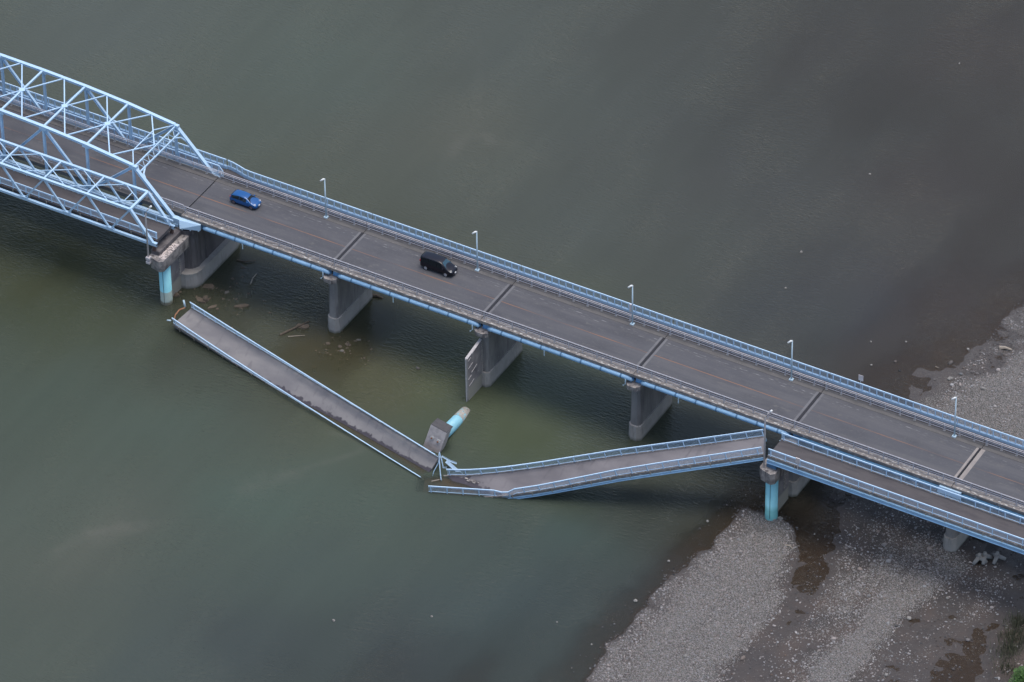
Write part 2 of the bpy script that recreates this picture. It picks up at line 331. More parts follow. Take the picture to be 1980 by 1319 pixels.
# ---- water
WC = [ # survey position, daylight silt colour there; lightened near the bridge to offset its shade
 (200,60,90,95,91),(600,130,87,94,88),(1000,100,86,90,86),(1300,100,81,83,80),(1600,100,79,78,76),(1900,100,80,77,75),(1500,350,80,81,80),(1800,350,79,76,75),
 (900,270,91,92,85),(900,320,86,90,84),(1100,430,83,87,84),(1700,600,74,76,80),(1830,620,85,79,78),(300,250,89,95,88),(60,500,74,77,65),(100,600,76,82,70),(100,750,79,88,80),
 (300,800,81,91,84),(500,950,82,95,88),(100,1000,83,91,84),(150,1050,94,96,89),(600,1100,79,88,84),(500,1250,72,78,79),(800,1250,69,74,76),(900,1150,73,82,82),
 (1000,1150,72,82,83),(1100,1040,72,86,82),(1250,1000,70,77,76),(1200,1150,70,74,75),(1320,1040,72,70,68),(700,740,88,88,70),(850,720,92,98,76),(1000,850,84,92,76),(1050,760,96,104,90),
 (650,690,90,84,72),(480,580,86,88,78),(900,960,79,88,82),(700,960,83,94,87),(1560,1050,78,66,60),(1880,1280,88,78,74),(1750,720,80,76,74),(1640,200,76,76,74),(300,1300,79,86,84),(1150,200,84,88,84),(400,700,79,84,77),
 (60,1250,84,90,84),(1300,250,79,81,79),(1500,600,76,79,80),
]
WQ = np.array([pix(a, b) for a, b, *_ in WC]); WV = np.clip((np.array([lin(*c) for _, _, *c in WC])*[1.15,1.18,1.24]-[.013,.016,.023])/[1.53,1.51,1.62], .01, 1)
wx = axis(-60, 134, .5, 1500); wy = axis(-90, 108, .5, 1500)
me, P, Z = grid_mesh('river_water', wx, wy, lambda p: np.zeros(len(p)))
h, _ = bed(P); dep = np.clip(-h, 0, 9)
clear = np.exp(-2.1*dep)*.90
# the sunken ends of the two fallen decks lie just under the surface
def deck_depth(P, p0, p1, z0, z1, w0, w1, drop):
    a = np.array(p0); d = np.array(p1)-a; l = np.hypot(*d); d = d/l; q = P-a; s_ = q@d/l; v_ = q@np.array([d[1], -d[0]])
    zz = z0+(z1-z0)*s_-np.tan(drop(np.clip(s_, 0, 1)))*v_
    e_ = np.minimum(np.minimum(s_*l, (1-s_)*l), np.minimum(v_-w0, w1-v_)); return np.where(e_ > 0, np.clip(-zz, 0, 9), 9), np.clip(e_/.7, 0, 1)
dA, mA = deck_depth(P, (4.62,-11.2), (47.3,-21.05), 1.6, 1.36, -.1, 3.4, lambda s_: np.radians(11+25*(1-(1-s_)**2)))
dB_, mB_ = deck_depth(P, (45.6,-24.0), (59.5,-17.7), -.5, 2.1, -.1, 3.7, lambda s_: .17+0*s_)
clear = np.maximum(clear, np.maximum(np.exp(-1.1*dA)*.80*mA, np.exp(-1.1*dB_)*.75*mB_))
Pw = P+np.stack([vnoise(P*[1,.5], 7, 21)*7+vnoise(P*[1,.4], 2.5, 22)*2, vnoise(P, 9, 23)*6], 1)
cols = shep(Pw, WQ, WV, k=1.25, eps=30)
# thin silt plumes drawn out by the current
PR = P*[1, .16]; pl_ = vnoise(PR, 1.6, 31)+.6*vnoise(PR, .7, 32)
cols *= (1+.045*pl_+.05*vnoise(P*[1, .4], 5, 33))[:, None]
def plume(pts, w_, amp, col=(.30,.29,.24)):
    """a faint pale silt streak along a surveyed line"""
    global cols
    Q = np.array([pix(*p) for p in pts]); best = np.full(len(P), 99.); tt = np.zeros(len(P))
    for i in range(len(Q)-1):
        d = Q[i+1]-Q[i]; t_ = np.clip(((P-Q[i])@d)/(d@d), 0, 1); r_ = np.hypot(*(P-Q[i]-t_[:, None]*d).T); m_ = r_ < best; best[m_] = r_[m_]; tt[m_] = (i+t_[m_])/(len(Q)-1)
    a_ = .6*amp*np.exp(-(best/(w_*(.6+.8*np.abs(vnoise(P, 1.5, 41)))))**2)*np.clip(np.sin(np.clip(tt, .03, .97)*np.pi)*1.6, 0, 1)*(.7+.9*vnoise(P, 1.2, 42))
    cols = cols*(1-a_[:, None])+np.array(col)*a_[:, None]*.45
plume([(95,1085),(120,1058),(160,1035),(230,1020),(330,1010)], 1.1, .34)
plume([(160,1045),(220,1030),(300,1012)], 2.2, .25)
plume([(868,320),(880,285),(905,262),(940,265),(965,285)], 1.3, .26)
plume([(905,262),(925,225),(925,150),(930,60)], .9, .08)
plume([(940,265),(1020,290),(1080,330)], 1.2, .10)
plume([(520,928),(590,905),(660,885),(700,872),(690,850)], .7, .22)
plume([(440,960),(520,928),(600,915)], 2.0, .20)
plume([(620,830),(660,842),(700,855),(760,880)], .6, .28)
plume([(1330,690),(1360,600),(1420,500),(1500,420)], 2.0, .10)
cattr(me, 'tint', cols); fattr(me, 'clear', clear)
m = bpy.data.materials.new('murky_water'); m.use_nodes = True; t = m.node_tree; N = t.nodes; L = t.links; N.remove(N['Principled BSDF'])
out = N['Material Output']; ta = N.new('ShaderNodeAttribute'); ta.attribute_name = 'tint'; ca = N.new('ShaderNodeAttribute'); ca.attribute_name = 'clear'
df = N.new('ShaderNodeBsdfDiffuse'); L.new(ta.outputs['Color'], df.inputs['Color'])
tr = N.new('ShaderNodeBsdfTransparent'); tr.inputs[0].default_value = (.80,.72,.62,1)
gl = N.new('ShaderNodeBsdfGlossy'); gl.inputs['Roughness'].default_value = .16
m1 = N.new('ShaderNodeMixShader'); L.new(ca.outputs['Fac'], m1.inputs[0]); L.new(df.outputs[0], m1.inputs[1]); L.new(tr.outputs[0], m1.inputs[2])
fr = N.new('ShaderNodeFresnel'); fr.inputs['IOR'].default_value = 1.30
m2 = N.new('ShaderNodeMixShader'); L.new(fr.outputs[0], m2.inputs[0]); L.new(m1.outputs[0], m2.inputs[1]); L.new(gl.outputs[0], m2.inputs[2])
L.new(m2.outputs[0], out.inputs['Surface'])
g = N.new('ShaderNodeNewGeometry')
def wn(sc, rot, det):
    mp = N.new('ShaderNodeMapping'); mp.inputs['Scale'].default_value = sc; mp.inputs['Rotation'].default_value = (0,0,rot); L.new(g.outputs['Position'], mp.inputs['Vector'])
    n = N.new('ShaderNodeTexNoise'); n.inputs['Scale'].default_value = 1; n.inputs['Detail'].default_value = det; L.new(mp.outputs[0], n.inputs['Vector']); return n
n1 = wn((1.1,3.2,1), R(-28), 4); n2 = wn((.09,.05,1), 0, 3)
pr = N.new('ShaderNodeMapRange'); pr.inputs['From Min'].default_value = .38; pr.inputs['From Max'].default_value = .62; pr.inputs['To Min'].default_value = .25; L.new(n2.outputs['Fac'], pr.inputs['Value'])
mm = N.new('ShaderNodeMath'); mm.operation = 'MULTIPLY'; L.new(n1.outputs['Fac'], mm.inputs[0]); L.new(pr.outputs[0], mm.inputs[1])
bp = N.new('ShaderNodeBump'); bp.inputs['Strength'].default_value = 1; bp.inputs['Distance'].default_value = .20; L.new(mm.outputs[0], bp.inputs['Height'])
L.new(bp.outputs[0], gl.inputs['Normal']); L.new(bp.outputs[0], df.inputs['Normal']); L.new(bp.outputs[0], fr.inputs['Normal'])
me.materials.append(m)
o = bpy.data.objects.new('river_water', me); COL.objects.link(o); tag(o, 'murky grey green river water', kind='structure')

# ---- loose stones on the bars (stuff)
def ico():
    f = (1+5**.5)/2
    v = np.array([(-1,f,0),(1,f,0),(-1,-f,0),(1,-f,0),(0,-1,f),(0,1,f),(0,-1,-f),(0,1,-f),(f,0,-1),(f,0,1),(-f,0,-1),(-f,0,1)], float); v /= np.linalg.norm(v[0])
    q = np.array([(0,11,5),(0,5,1),(0,1,7),(0,7,10),(0,10,11),(1,5,9),(5,11,4),(11,10,2),(10,7,6),(7,1,8),(3,9,4),(3,4,2),(3,2,6),(3,6,8),(3,8,9),(4,9,5),(2,4,11),(6,2,10),(8,6,7),(9,8,1)])
    return v, q
iv, iq = ico()
def stones(n, rx, ry, rmin, rmax, pw):
    P = np.column_stack([NR.uniform(*rx, n), NR.uniform(*ry, n)])
    h, d = bed(P); keep = (NR.random(n) < np.clip(d, 0, 1)**1.05+.010*(h > -.35)+.05*(h > -.10)) & (h > -.35)
    P, h, d = P[keep], h[keep], d[keep]; k = len(P)
    s = (rmin+(rmax-rmin)*NR.random(k)**pw)*(1.22-.38*d)
    sc = np.stack([s*NR.uniform(.8, 1.4, k), s*NR.uniform(.7, 1.1, k), s*NR.uniform(.4, .7, k)], 1)
    a = NR.uniform(0, 2*np.pi, k)
    V = iv[None]*sc[:, None, :]*NR.uniform(.8, 1.2, (k, 12, 1))
    c, sn = np.cos(a)[:, None], np.sin(a)[:, None]
    X = V[..., 0]*c-V[..., 1]*sn; Y = V[..., 0]*sn+V[..., 1]*c
    co = np.stack([X+P[:, :1], Y+P[:, 1:], V[..., 2]+np.where(h > -.25, np.maximum(h+s*.2, -.01), h)[:, None]], -1).reshape(-1, 3)
    shade = np.clip(NR.normal(.225-.02*d, .085-.045*d, k), .07, .5); warm = NR.uniform(-.005, .035, k)
    wet = np.clip((h-.0)/.08, .35, 1)
    cols = np.stack([shade+warm, shade, shade-warm*.6], 1)*wet[:, None]
    return co, np.repeat(cols, 12, 0), k
sets = [stones(190000, (76, 134), (-75, 0), .038, .14, 2.8), stones(60000, (96, 134), (0, 44), .038, .14, 2.8), stones(1100, (72, 134), (-75, 40), .16, .36, 4)]
co = np.concatenate([s[0] for s in sets]); cc = np.concatenate([s[1] for s in sets]); k = sum(s[2] for s in sets)
me = bpy.data.meshes.new('gravel'); me.vertices.add(len(co)); me.vertices.foreach_set('co', co.astype(np.float32).ravel())
tri = (iq[None]+(np.arange(k)*12)[:, None, None]).reshape(-1, 3).astype(np.int32)
me.loops.add(tri.size); me.loops.foreach_set('vertex_index', tri.ravel()); me.polygons.add(len(tri)); me.polygons.foreach_set('loop_start', (np.arange(len(tri))*3).astype(np.int32)); me.update(calc_edges=True)
cattr(me, 'col', cc)
m = mat('loose_stone', (.2,.2,.2), .85); ta = m.node_tree.nodes.new('ShaderNodeAttribute'); ta.attribute_name = 'col'
m.node_tree.links.new(ta.outputs['Color'], m.node_tree.nodes['Principled BSDF'].inputs['Base Color']); me.materials.append(m)
o = bpy.data.objects.new('gravel', me); COL.objects.link(o); tag(o, 'loose pale grey river stones strewn over the gravel bars', 'gravel', kind='stuff')

# ================================================================ railing builders
def lerp(a, b, t): return a+(b-a)*t
def path_at(pts, s):
    """pts: list of (Vector pos, Vector up); s along the length"""
    acc = 0
    for (a, ua), (b, ub) in zip(pts, pts[1:]):
        l = (b-a).length
        if s <= acc+l or (b is pts[-1][0]):
            t = max(0, min(1, (s-acc)/l)); return a.lerp(b, t), ua.lerp(ub, t).normalized()
        acc += l
    return pts[-1]
def path_len(pts): return sum((b[0]-a[0]).length for a, b in zip(pts, pts[1:]))
def mkpath(ps, up=(0,0,1)):
    return [(Vector(p), Vector(up)) if len(p) == 3 else (Vector(p[0]), Vector(p[1]).normalized()) for p in ps]
def railing(parent, pts, matl, height=1.05, post=2.0, bal=.145, base=.0, start=.3, label=None):
    """balustrade: top rail, under rail, bottom rail, thin balusters (one mesh) + posts as sub-parts"""
    Lh = path_len(pts); mb = MB(); bb = MB(); lb_ = MB(); ub_ = MB()
    n = max(1, int(Lh/1.0)); st = [path_at(pts, Lh*i/n) for i in range(n+1)]
    # follow every corner of the path
    for (a, ua), (b_, ub) in zip(st, st[1:]):
        mb.beam(a+ua*(base+height), b_+ub*(base+height), .11, .07, ua)
        ub_.beam(a+ua*(base+height-.16), b_+ub*(base+height-.16), .05, .05, ua)
        lb_.beam(a+ua*(base+.12), b_+ub*(base+.12), .06, .06, ua)
    s = bal/2
    while s < Lh:
        a, ua = path_at(pts, s); bb.beam(a+ua*(base+.14), a+ua*(base+height-.17), .032, .032, (1,0,.01)); s += bal
    o = mb.build('railing', matl, parent); bb.build('balusters', M['balu'], o); ub_.build('upper_rail', matl, o); lb_.build('bottom_rail', matl, o)
    if label: o['label'] = label
    s = start
    while s < Lh+.01:
        a, ua = path_at(pts, s); pb = MB(); pb.beam(a+ua*(base-.12), a+ua*(base+height-.02), .11, .11, (1,0,.01))
        pb.build('railing_post', matl, o); s += post
    return o
def guard_rail(parent, x0, x1, y, side, posts=True, zb=10.5, off=.25, spc=2.03):
    o = None
    for dz, dy, r in ((1.10, -.05, .06), (.95, .06, .05), (.68, .02, .045), (.38, .02, .045)):
        mb = MB(); mb.tube([(x0, y-side*dy, zb+dz), (x1, y-side*dy, zb+dz)], r, 6)
        if o is None: o = mb.build('guard_rail', M['greyrail'], parent)
        else: mb.build('rail_tube', M['greyrail'], o)
    x = x0+off
    while x < x1:
        pb = MB(); pb.beam((x, y+side*.07, zb), (x, y+side*.04, zb+1.1), .10, .12, (1,0,0))
        pb.beam((x, y, zb+1.0), (x, y-side*.12, zb+1.0), .06, .06)
        p = pb.build('rail_post', M['greyrail'], o)
        fb = MB(); fb.box(x-.16, x+.16, y-.13, y+.13, zb+.055, zb+.085); fb.build('base_plate', M['plate_c'], o)
        x += spc
    return o

# ================================================================ GIRDER BRIDGE, span by span
ZR = 10.5; XJ = [-.47, 22, 44, 66, 88, 110, 132.2]
SPAN_LABEL = ['concrete road span under the blue hatchback, between truss and second joint',
 'concrete road span under the black minivan', 'road span right of the black minivan, third from the truss',
 'road span directly above the rising fallen walkway', 'road span alongside the upright right footbridge, ending at the pale joint',
 'last road span at the right edge beyond the pale joint']
def girder_span(i):
    x0, x1 = XJ[i]+.04, XJ[i+1]-.04
    T = thing('bridge_span', (x0, -.4, 9.0), SPAN_LABEL[i], 'bridge span', 'road bridge spans on concrete piers')
    f0 = .42 if i > 0 else .06; f1 = .55
    if i == 4: f1 = .55
    if i == 5: f0 = .55
    mb = MB(); mb.box(x0+f0, x1-f1, -3.95, 3.15, 10.25, ZR); mb.build('road_surface', M['asphalt'], T)
    for a, b_ in ((x0, x0+f0), (x1-f1, x1)):
        mb = MB()
        if b_-a > .1: mb.box(a, b_, -3.95, 3.15, 10.25, ZR+.003); mb.build('joint_apron', M['jointp'] if (i == 5 and a == x0) or (i == 4 and a != x0) else M['jointc'], T)
    mb = MB(); mb.box(x1-.001, x1+.079, -4.2, 3.4, 10.1, ZR-.03)
    mb.box(x1-.22, x1+.0, -3.95, 3.15, ZR+.004, ZR+.012); mb.box(x1+.08, x1+.18, -3.95, 3.15, ZR+.004, ZR+.010) if i != 4 else mb.box(x1-.05, x1, -3.95, 3.15, ZR+.004, ZR+.012)
    mb.build('expansion_joint', M['dark'], T)
    # kerbs, slab
    mb = MB(); mb.box(x0, x1, -5.05, -3.953, 10.14, 10.56); mb.build('ledge', M['ledge'], T)
    mb = MB(); mb.box(x0, x1, 3.153, 4.10, 10.0, 10.53); mb.build('kerb', M['shoulder'], T)
    mb = MB(); mb.box(x0, x1, 4.80, 5.38, 10.3, 10.57); mb.build('walkway', M['walkdark'], T)
    mb = MB(); mb.box(x0, x1, -3.95, -3.22, ZR+.001, ZR+.004); mb.build('dark_strip', M['dark_strip'], T)  # plain dark strip along the near road edge
    mb = MB(); mb.box(x0, x1, 4.153, 4.797, 10.0, 10.3); mb.build('gap_shade_strip', M['dark_strip'], T)  # floor of the open gap, its shade painted in as dark colour
    xe = 3.85 if i == 0 else x0
    mb = MB(); mb.box(xe, x1, 5.383, 5.60, 10.05, 10.97); mb.build('edge_beam', M['blue'], T)
    mb = MB(); mb.box(x0, x1, -4.6, 5.3, 9.98, 10.24); mb.build('deck_slab', M['concrete'], T)
    mb = MB()
    for y in (-4.55, -1.8, 1.0, 3.8):
        mb.box(x0+.1, x1-.1, y-.02, y+.02, 9.25, 9.98); mb.box(x0+.1, x1-.1, y-.18, y+.18, 9.2, 9.25)
    mb.build('girder', M['girderblue'], T)
    # blue service pipe with clamps, drain pipes
    mb = MB(); xa = x0+(1.2 if i else 3.4)
    mb.tube([(xa, -5.0, 9.6), (xa+.5, -5.0, 9.74), (x1-.8, -5.0, 9.74), (x1-.3, -5.0, 9.66), (x1-.15, -5.0, 9.45)], [.25,.33,.33,.28,.2], 14)
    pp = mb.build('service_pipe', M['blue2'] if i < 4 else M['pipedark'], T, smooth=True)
    x = xa+2.0
    while x < x1-1:
        cb = MB(); cb.tube([(x-.1, -5.0, 9.74), (x+.1, -5.0, 9.74)], .355, 14); cb.box(x-.08, x+.08, -5.0, -4.5, 9.93, 10.0)
        cb.build('pipe_clamp', M['girderdark'], pp); x += 2.85
    for dx in ((9.4,) if i in (0, 1, 2) else (6.5,)):
        mb = MB(); mb.tube([(x0+dx, -5.13, 10.05), (x0+dx, -5.28, 9.6), (x0+dx, -5.28, 8.75)], .07, 8); mb.build('drain_pipe', M['lamp'], T)
    mb = MB(); mb.tube([(x1-1.1, -5.13, 10.0), (x1-.9, -5.3, 9.6), (x1-.9, -5.3, 8.9), (x1-1.2, -5.35, 8.55)], .09, 8); mb.build('drain_pipe', M['lamp'], T)
    # loose pale patches on the ledge
    rr = random.Random(40+i); x = x0+.6
    while x < x1-.6:
        if rr.random() < .8:
            l = rr.uniform(.12, .4); y = rr.uniform(-4.98, -4.8); mb = MB(); mb.box(x, x+l, y, y+rr.uniform(.08, .15), 10.55, 10.59); mb.build('ledge_patch', M['white'], T)
        x += rr.uniform(.45, 1.1)
    # markings
    mb = MB(); mb.box(x0+f0, x1-f1, -.45, -.32, ZR, ZR+.004); mb.build('centre_line', M['orange'], T)
    mb = MB(); mb.box(x0+f0, x1-f1, 2.42, 2.54, ZR, ZR+.004); mb.box(x0+f0, x1-f1, 2.0, 2.06, ZR, ZR+.004); mb.build('edge_line', M['whiteline'], T)
    guard_rail(T, x0, x1, -4.35, -1); guard_rail(T, x0, x1, 4.0, 1)
    if i == 0:
        railing(T, mkpath([(-.3,6.15,10.95),(1.0,6.0,10.95),(2.6,5.55,10.95),(3.8,5.47,10.95),(x1,5.47,10.95)]), M['railblue'], post=1.008, start=.5)
        mb = MB(); ps = [(-.4,6.22),(1.0,6.07),(2.6,5.62),(3.9,5.5)]
        for a, b_ in zip(ps, ps[1:]): mb.beam((a[0], a[1], 10.6), (b_[0], b_[1], 10.6), .2, .78)
        mb.build('edge_beam', M['blue'], T)
        mb = MB(); mb.prism([(x0,5.384),(3.8,5.384),(2.6,5.5),(1.0,5.95),(x0,6.1)], 10.3, 10.566); mb.build('walkway', M['walk'], T)
    else:
        railing(T, mkpath([(x0,5.47,10.95),(x1,5.47,10.95)]), M['railblue'], post=1.008, start=.4)
    return T
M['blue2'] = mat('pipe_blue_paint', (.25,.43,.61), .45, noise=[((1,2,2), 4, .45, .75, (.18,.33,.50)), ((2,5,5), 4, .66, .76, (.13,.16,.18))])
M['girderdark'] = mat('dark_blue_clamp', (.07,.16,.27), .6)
M['pipedark'] = mat('shaded_pipe_blue', (.055,.16,.27), .6, noise=[((1,2,2), 4, .5, .8, (.035,.10,.17))])  # pipe's shade behind the upright footbridge put into its blue
for i in range(6): girder_span(i)

# fascia boxes beside the joints
def fascia(pl, pl2, z0, z1, label, x, y):
    T = thing('joint_housing', (x, y, z0), label, 'bridge housing', 'pale blue sheet metal housings')
    mb = MB(); mb.prism(pl, z0, z1, pl2); mb.build('casing', M['blue'], T)
    mb = MB()
    for q in (.1, .5, .9):
        a = Vector(pl[0]).lerp(Vector(pl[1]), q); mb.box(a[0]-.07, a[0]+.07, a[1]+.02, a[1]+.2, z0-.2, z0)
    mb.build('foot', M['lamp'], T); return T
fascia([(-.0,-6.2),(2.55,-5.3),(2.55,-5.06),(-.35,-5.06)], [(-.35,-5.7),(2.6,-5.3),(2.6,-5.06),(-.35,-5.06)], 9.25, 10.2,
       'pale blue sheet metal housing at the truss bridge end', 1.1, -5.5)
fascia([(108.3,-5.5),(111.4,-5.5),(111.4,-5.06),(108.3,-5.06)], [(108.5,-5.3),(111.4,-5.3),(111.4,-5.06),(108.5,-5.06)], 9.4, 10.25,
       'pale blue sheet metal housing beneath the pale joint', 109.8, -5.3)

# ================================================================ ROAD TRUSS BRIDGE
TB = thing('truss_bridge', (-34, -.35, 9.3), 'pale blue arched steel truss bridge carrying the road at left', 'bridge')
YN, YF, ZB = -5.3, 4.65, 9.55; PAN = 6.62; XE = -1.1; NP = 10
TX = [XE-PAN*k for k in range(NP+1)]; TX[1] = -7.2
TZ = [ZB, 16.15, 16.95, 17.4, 17.62, 17.7, 17.62, 17.4, 16.95, 16.15, ZB]
def hbeam(mb, a, b, w_, h_, up):
    """H section: two flanges and a web"""
    a = Vector(a); b = Vector(b); d = (b-a).normalized(); up = Vector(up); sx = d.cross(up).normalized(); uu = sx.cross(d)
    for s in (-1, 1): mb.beam(a+sx*s*(w_/2-.03), b+sx*s*(w_/2-.03), .06, h_, up)
    mb.beam(a, b, w_-.12, .05, up)
for Y in (YN, YF):
    mb = MB(); mb.beam((XE+.9, Y, ZB), (TX[-1]-.9, Y, ZB), .42, .5); mb.build('bottom_chord', M['blue'], TB)
    mb = MB()
    for k in range(1, NP-1):
        a, b_ = Vector((TX[k], Y, TZ[k])), Vector((TX[k+1], Y, TZ[k+1]))
        mb.beam(a, b_, .36, .32); mb.beam(a+Vector((0,0,.19)), b_+Vector((0,0,.19)), .46, .05)
    mb.build('top_chord', M['blue'], TB)
    for (ka, kb) in ((0, 1), (NP, NP-1)):
        mb = MB(); mb.beam((TX[ka], Y, ZB), (TX[kb], Y, TZ[kb]), .38, .36, (0,0,1)); d = Vector((TX[ka]-TX[kb], 0, ZB-TZ[kb])).normalized(); nn = Vector((-d.z, 0, d.x)); nn = nn if nn.z > 0 else -nn
        mb.beam(Vector((TX[ka], Y, ZB))+nn*.22, Vector((TX[kb], Y, TZ[kb]))+nn*.20, .48, .04, nn); mb.build('end_post', M['blue'], TB)
    for k in range(1, NP):
        mb = MB(); hbeam(mb, (TX[k], Y, ZB+.2), (TX[k], Y, TZ[k]-.1), .3, .3, (1,0,0)); mb.build('vertical_post', M['blue'], TB)
    for k in range(1, NP, 2):
        for kk in (k-1, k+1):
            if 0 < kk < NP:
                mb = MB(); hbeam(mb, (TX[k], Y, TZ[k]-.1), (TX[kk], Y, ZB+.15), .34, .3, (0,1,0)); mb.build('diagonal', M['blue'], TB)
    for k in range(0, NP+1):
        mb = MB(); z = TZ[k]; mb.box(TX[k]-.55, TX[k]+.55, Y-.235, Y+.235, z-.36, z+.12 if 0 < k < NP else z+.34); mb.build('gusset_plate', M['blue'], TB)
YC = (YN+YF)/2
for k in range(1, NP):
    if 1 < k < NP-1:
        mb = MB(); mb.beam((TX[k], YN, TZ[k]+.05), (TX[k], YF, TZ[k]+.05), .26, .2); mb.build('top_strut', M['blue'], TB)
    mb = MB()
    c = Vector((TX[k], YC, TZ[k]+.08))
    for kk in (k-1, k+1):
        if 1 <= kk <= NP-1:
            for Y in (YN, YF):
                e_ = Vector(((TX[k]+TX[kk])/2, Y, (TZ[k]+TZ[kk])/2+.05)); mb.beam(c, e_, .16, .12)
    if 1 < k < NP-1: mb.prism([(TX[k]-.5, YC), (TX[k], YC-.5), (TX[k]+.5, YC), (TX[k], YC+.5)], TZ[k]+.16, TZ[k]+.19)
    if k == 1 or k == 9:
        s = -1 if k == 1 else 1
        q = lambda Y: Vector((TX[k]+s*PAN*.25, lerp(YC, Y, .5), TZ[k]+.25)); mb.beam(q(YN), q(YF), .13, .1)
        mb.beam(q(YF), (TX[k], YF, TZ[k]), .13, .1); mb.beam(q(YN), (TX[k], YN, TZ[k]), .13, .1)
    mb.build('lateral_bracing', M['blue'], TB)
for (ka, kb) in ((0, 1), (NP, NP-1)):
    mb = MB(); a = Vector((TX[kb], 0, TZ[kb])); d = Vector((TX[ka]-TX[kb], 0, ZB-TZ[kb])).normalized()
    A = a+d*.15; B = a+d*1.15
    for P0 in (A, B): mb.beam((P0.x, YN+.2, P0.z), (P0.x, YF-.2, P0.z), .16, .2)
    n = 16
    for j in range(n):
        y0, y1 = lerp(YN+.2, YF-.2, j/n), lerp(YN+.2, YF-.2, (j+1)/n)
        p, q2 = (A, B) if j % 2 else (B, A); mb.beam((p.x, y0, p.z), (q2.x, y1, q2.z), .06, .08)
    C_ = a+d*2.5
    for Y, s in ((YN+.2, 1), (YF-.2, -1)):
        pts = [(C_.x, Y, C_.z), (lerp(C_.x, B.x, .6), Y+s*.35, lerp(C_.z, B.z, .6)), (B.x, Y+s*1.3, B.z)]
        for u_, v_ in zip(pts, pts[1:]): mb.beam(u_, v_, .2, .12)
    mb.build('portal_frame', M['blue'], TB)
xl, xr = TX[-1]-.5, -.52
mb = MB(); mb.box(xl, xr, -3.95, 3.15, 10.25, ZR); mb.build('road_surface', M['asphalt'], TB)
mb = MB(); mb.box(xl, xr, -4.75, -3.953, 10.0, 10.56); mb.box(xl, xr, 3.153, 4.15, 10.0, 10.56); mb.build('kerb', M['shoulder'], TB)
mb = MB(); mb.box(xl, xr, -4.6, 4.1, 9.98, 10.24); mb.build('deck_slab', M['concrete'], TB)
mb = MB()
for k in range(NP+1): mb.box(TX[k]-.15, TX[k]+.15, YN+.2, YF-.2, 9.2, 9.97)
for k in range(0, NP+1): mb.box(TX[k]-.1, TX[k]+.1, YF+.2, 6.1, 9.7, 10.1)
mb.build('floor_beams', M['girderblue'], TB)
mb = MB(); mb.box(xl, xr, -.45, -.32, ZR, ZR+.004); mb.build('centre_line', M['orange'], TB)
mb = MB(); mb.box(xl, xr, 2.42, 2.54, ZR, ZR+.004); mb.build('edge_line', M['whiteline'], TB)
mb = MB(); mb.box(xl, xr, 4.98, 6.0, 10.3, 10.5); mb.build('walkway', M['walk'], TB)
mb = MB(); mb.box(xl, xr, 6.05, 6.25, 10.1, 10.95); mb.box(xl, xr, 4.86, 4.96, 10.1, 10.7); mb.build('edge_beam', M['blue'], TB)
guard_rail(TB, xl, xr, -4.2, -1, off=.6); guard_rail(TB, xl, xr, 3.95, 1, off=.6)
railing(TB, mkpath([(xl,6.15,10.95),(xr,6.15,10.95)]), M['railblue'], post=1.008)
railing(TB, mkpath([(xl,4.91,10.7),(-.9,4.91,10.7)]), M['railblue'], height=1.0, post=1.008, label='short inner walkway railing ending in a sloping gate')
mb = MB(); mb.beam((-.9,4.91,11.75), (.15,4.25,11.6), .06, .06); mb.beam((-.9,4.91,10.8), (.15,4.25,10.7), .05, .05); mb.beam((.15,4.25,10.6), (.15,4.25,11.6), .07, .07)
for j in range(8): a = Vector((-.9,4.91,10.8)).lerp(Vector((.15,4.25,10.7)), (j+.5)/8); mb.beam(a, a+Vector((0,0,.9)), .03, .03)
mb.build('end_gate', M['railblue'], TB)
# bearing shoes
for Y in (YN, YF):
    mb = MB(); mb.box(-1.6, .35, Y-.3, Y+.3, 9.3, 10.15); mb.box(-1.3, -.6, Y-.35, Y+.35, 8.9, 9.3); mb.build('bearing_shoe', M['blue'], TB)

# ================================================================ FOOTBRIDGE TRUSS (left)
FT = thing('footbridge_truss', (-34, -9.1, 9.7), 'narrow pale blue truss footbridge standing nearest the camera at left', 'footbridge')
FN, FF, FB, FTZ = -11.2, -7.05, 9.9, 14.3; FP = 6.62
bxs = [-.7-FP*k for k in range(11)]; txs = [-4.0-FP*k for k in range(10)]
for Y in (FN, FF):
    mb = MB(); mb.beam((bxs[0]+.5, Y, FB), (bxs[-1], Y, FB), .34, .34); mb.build('bottom_chord', M['blue'], FT)
    mb = MB(); mb.beam((txs[0], Y, FTZ), (txs[-1], Y, FTZ), .34, .3); mb.build('top_chord', M['blue'], FT)
    for k in range(10):
        for kb in (k, k+1):
            nm = 'end_post' if (k == 0 and kb == 0) or (k == 9 and kb == 10) else 'diagonal'
            wd = .36 if nm == 'end_post' else .24
            mb = MB(); mb.beam((bxs[kb], Y, FB), (txs[k], Y, FTZ), wd, wd if nm == 'end_post' else .2, (0,1,0)); mb.build(nm, M['blue'], FT)
    for k in range(11): mb = MB(); mb.box(bxs[k]-.5, bxs[k]+.5, Y-.185, Y+.185, FB-.1, FB+.35); mb.build('gusset_plate', M['blue'], FT)
FC = (FN+FF)/2
for k in range(10):
    mb = MB(); mb.beam((txs[k], FN, FTZ+.02), (txs[k], FF, FTZ+.02), .2 if k else .3, .2 if k else .28); mb.build('top_strut', M['blue'], FT)
    mb = MB()
    for kk in (k-1, k+1):
        if 0 <= kk <= 9:
            for Y in (FN, FF): mb.beam((txs[k], FC, FTZ+.02), ((txs[k]+txs[kk])/2, Y, FTZ+.02), .1, .1)
    if k == 0: mb.beam((txs[0]-1.65, FC-1, FTZ+.03), (txs[0]-1.65, FC+1, FTZ+.03), .09, .09)
    mb.build('lateral_bracing', M['blue'], FT)
mb = MB(); mb.box(bxs[-1], -.5, -10.75, -7.35, 10.1, 10.3); mb.build('walkway', M['walk'], FT)
mb = MB()
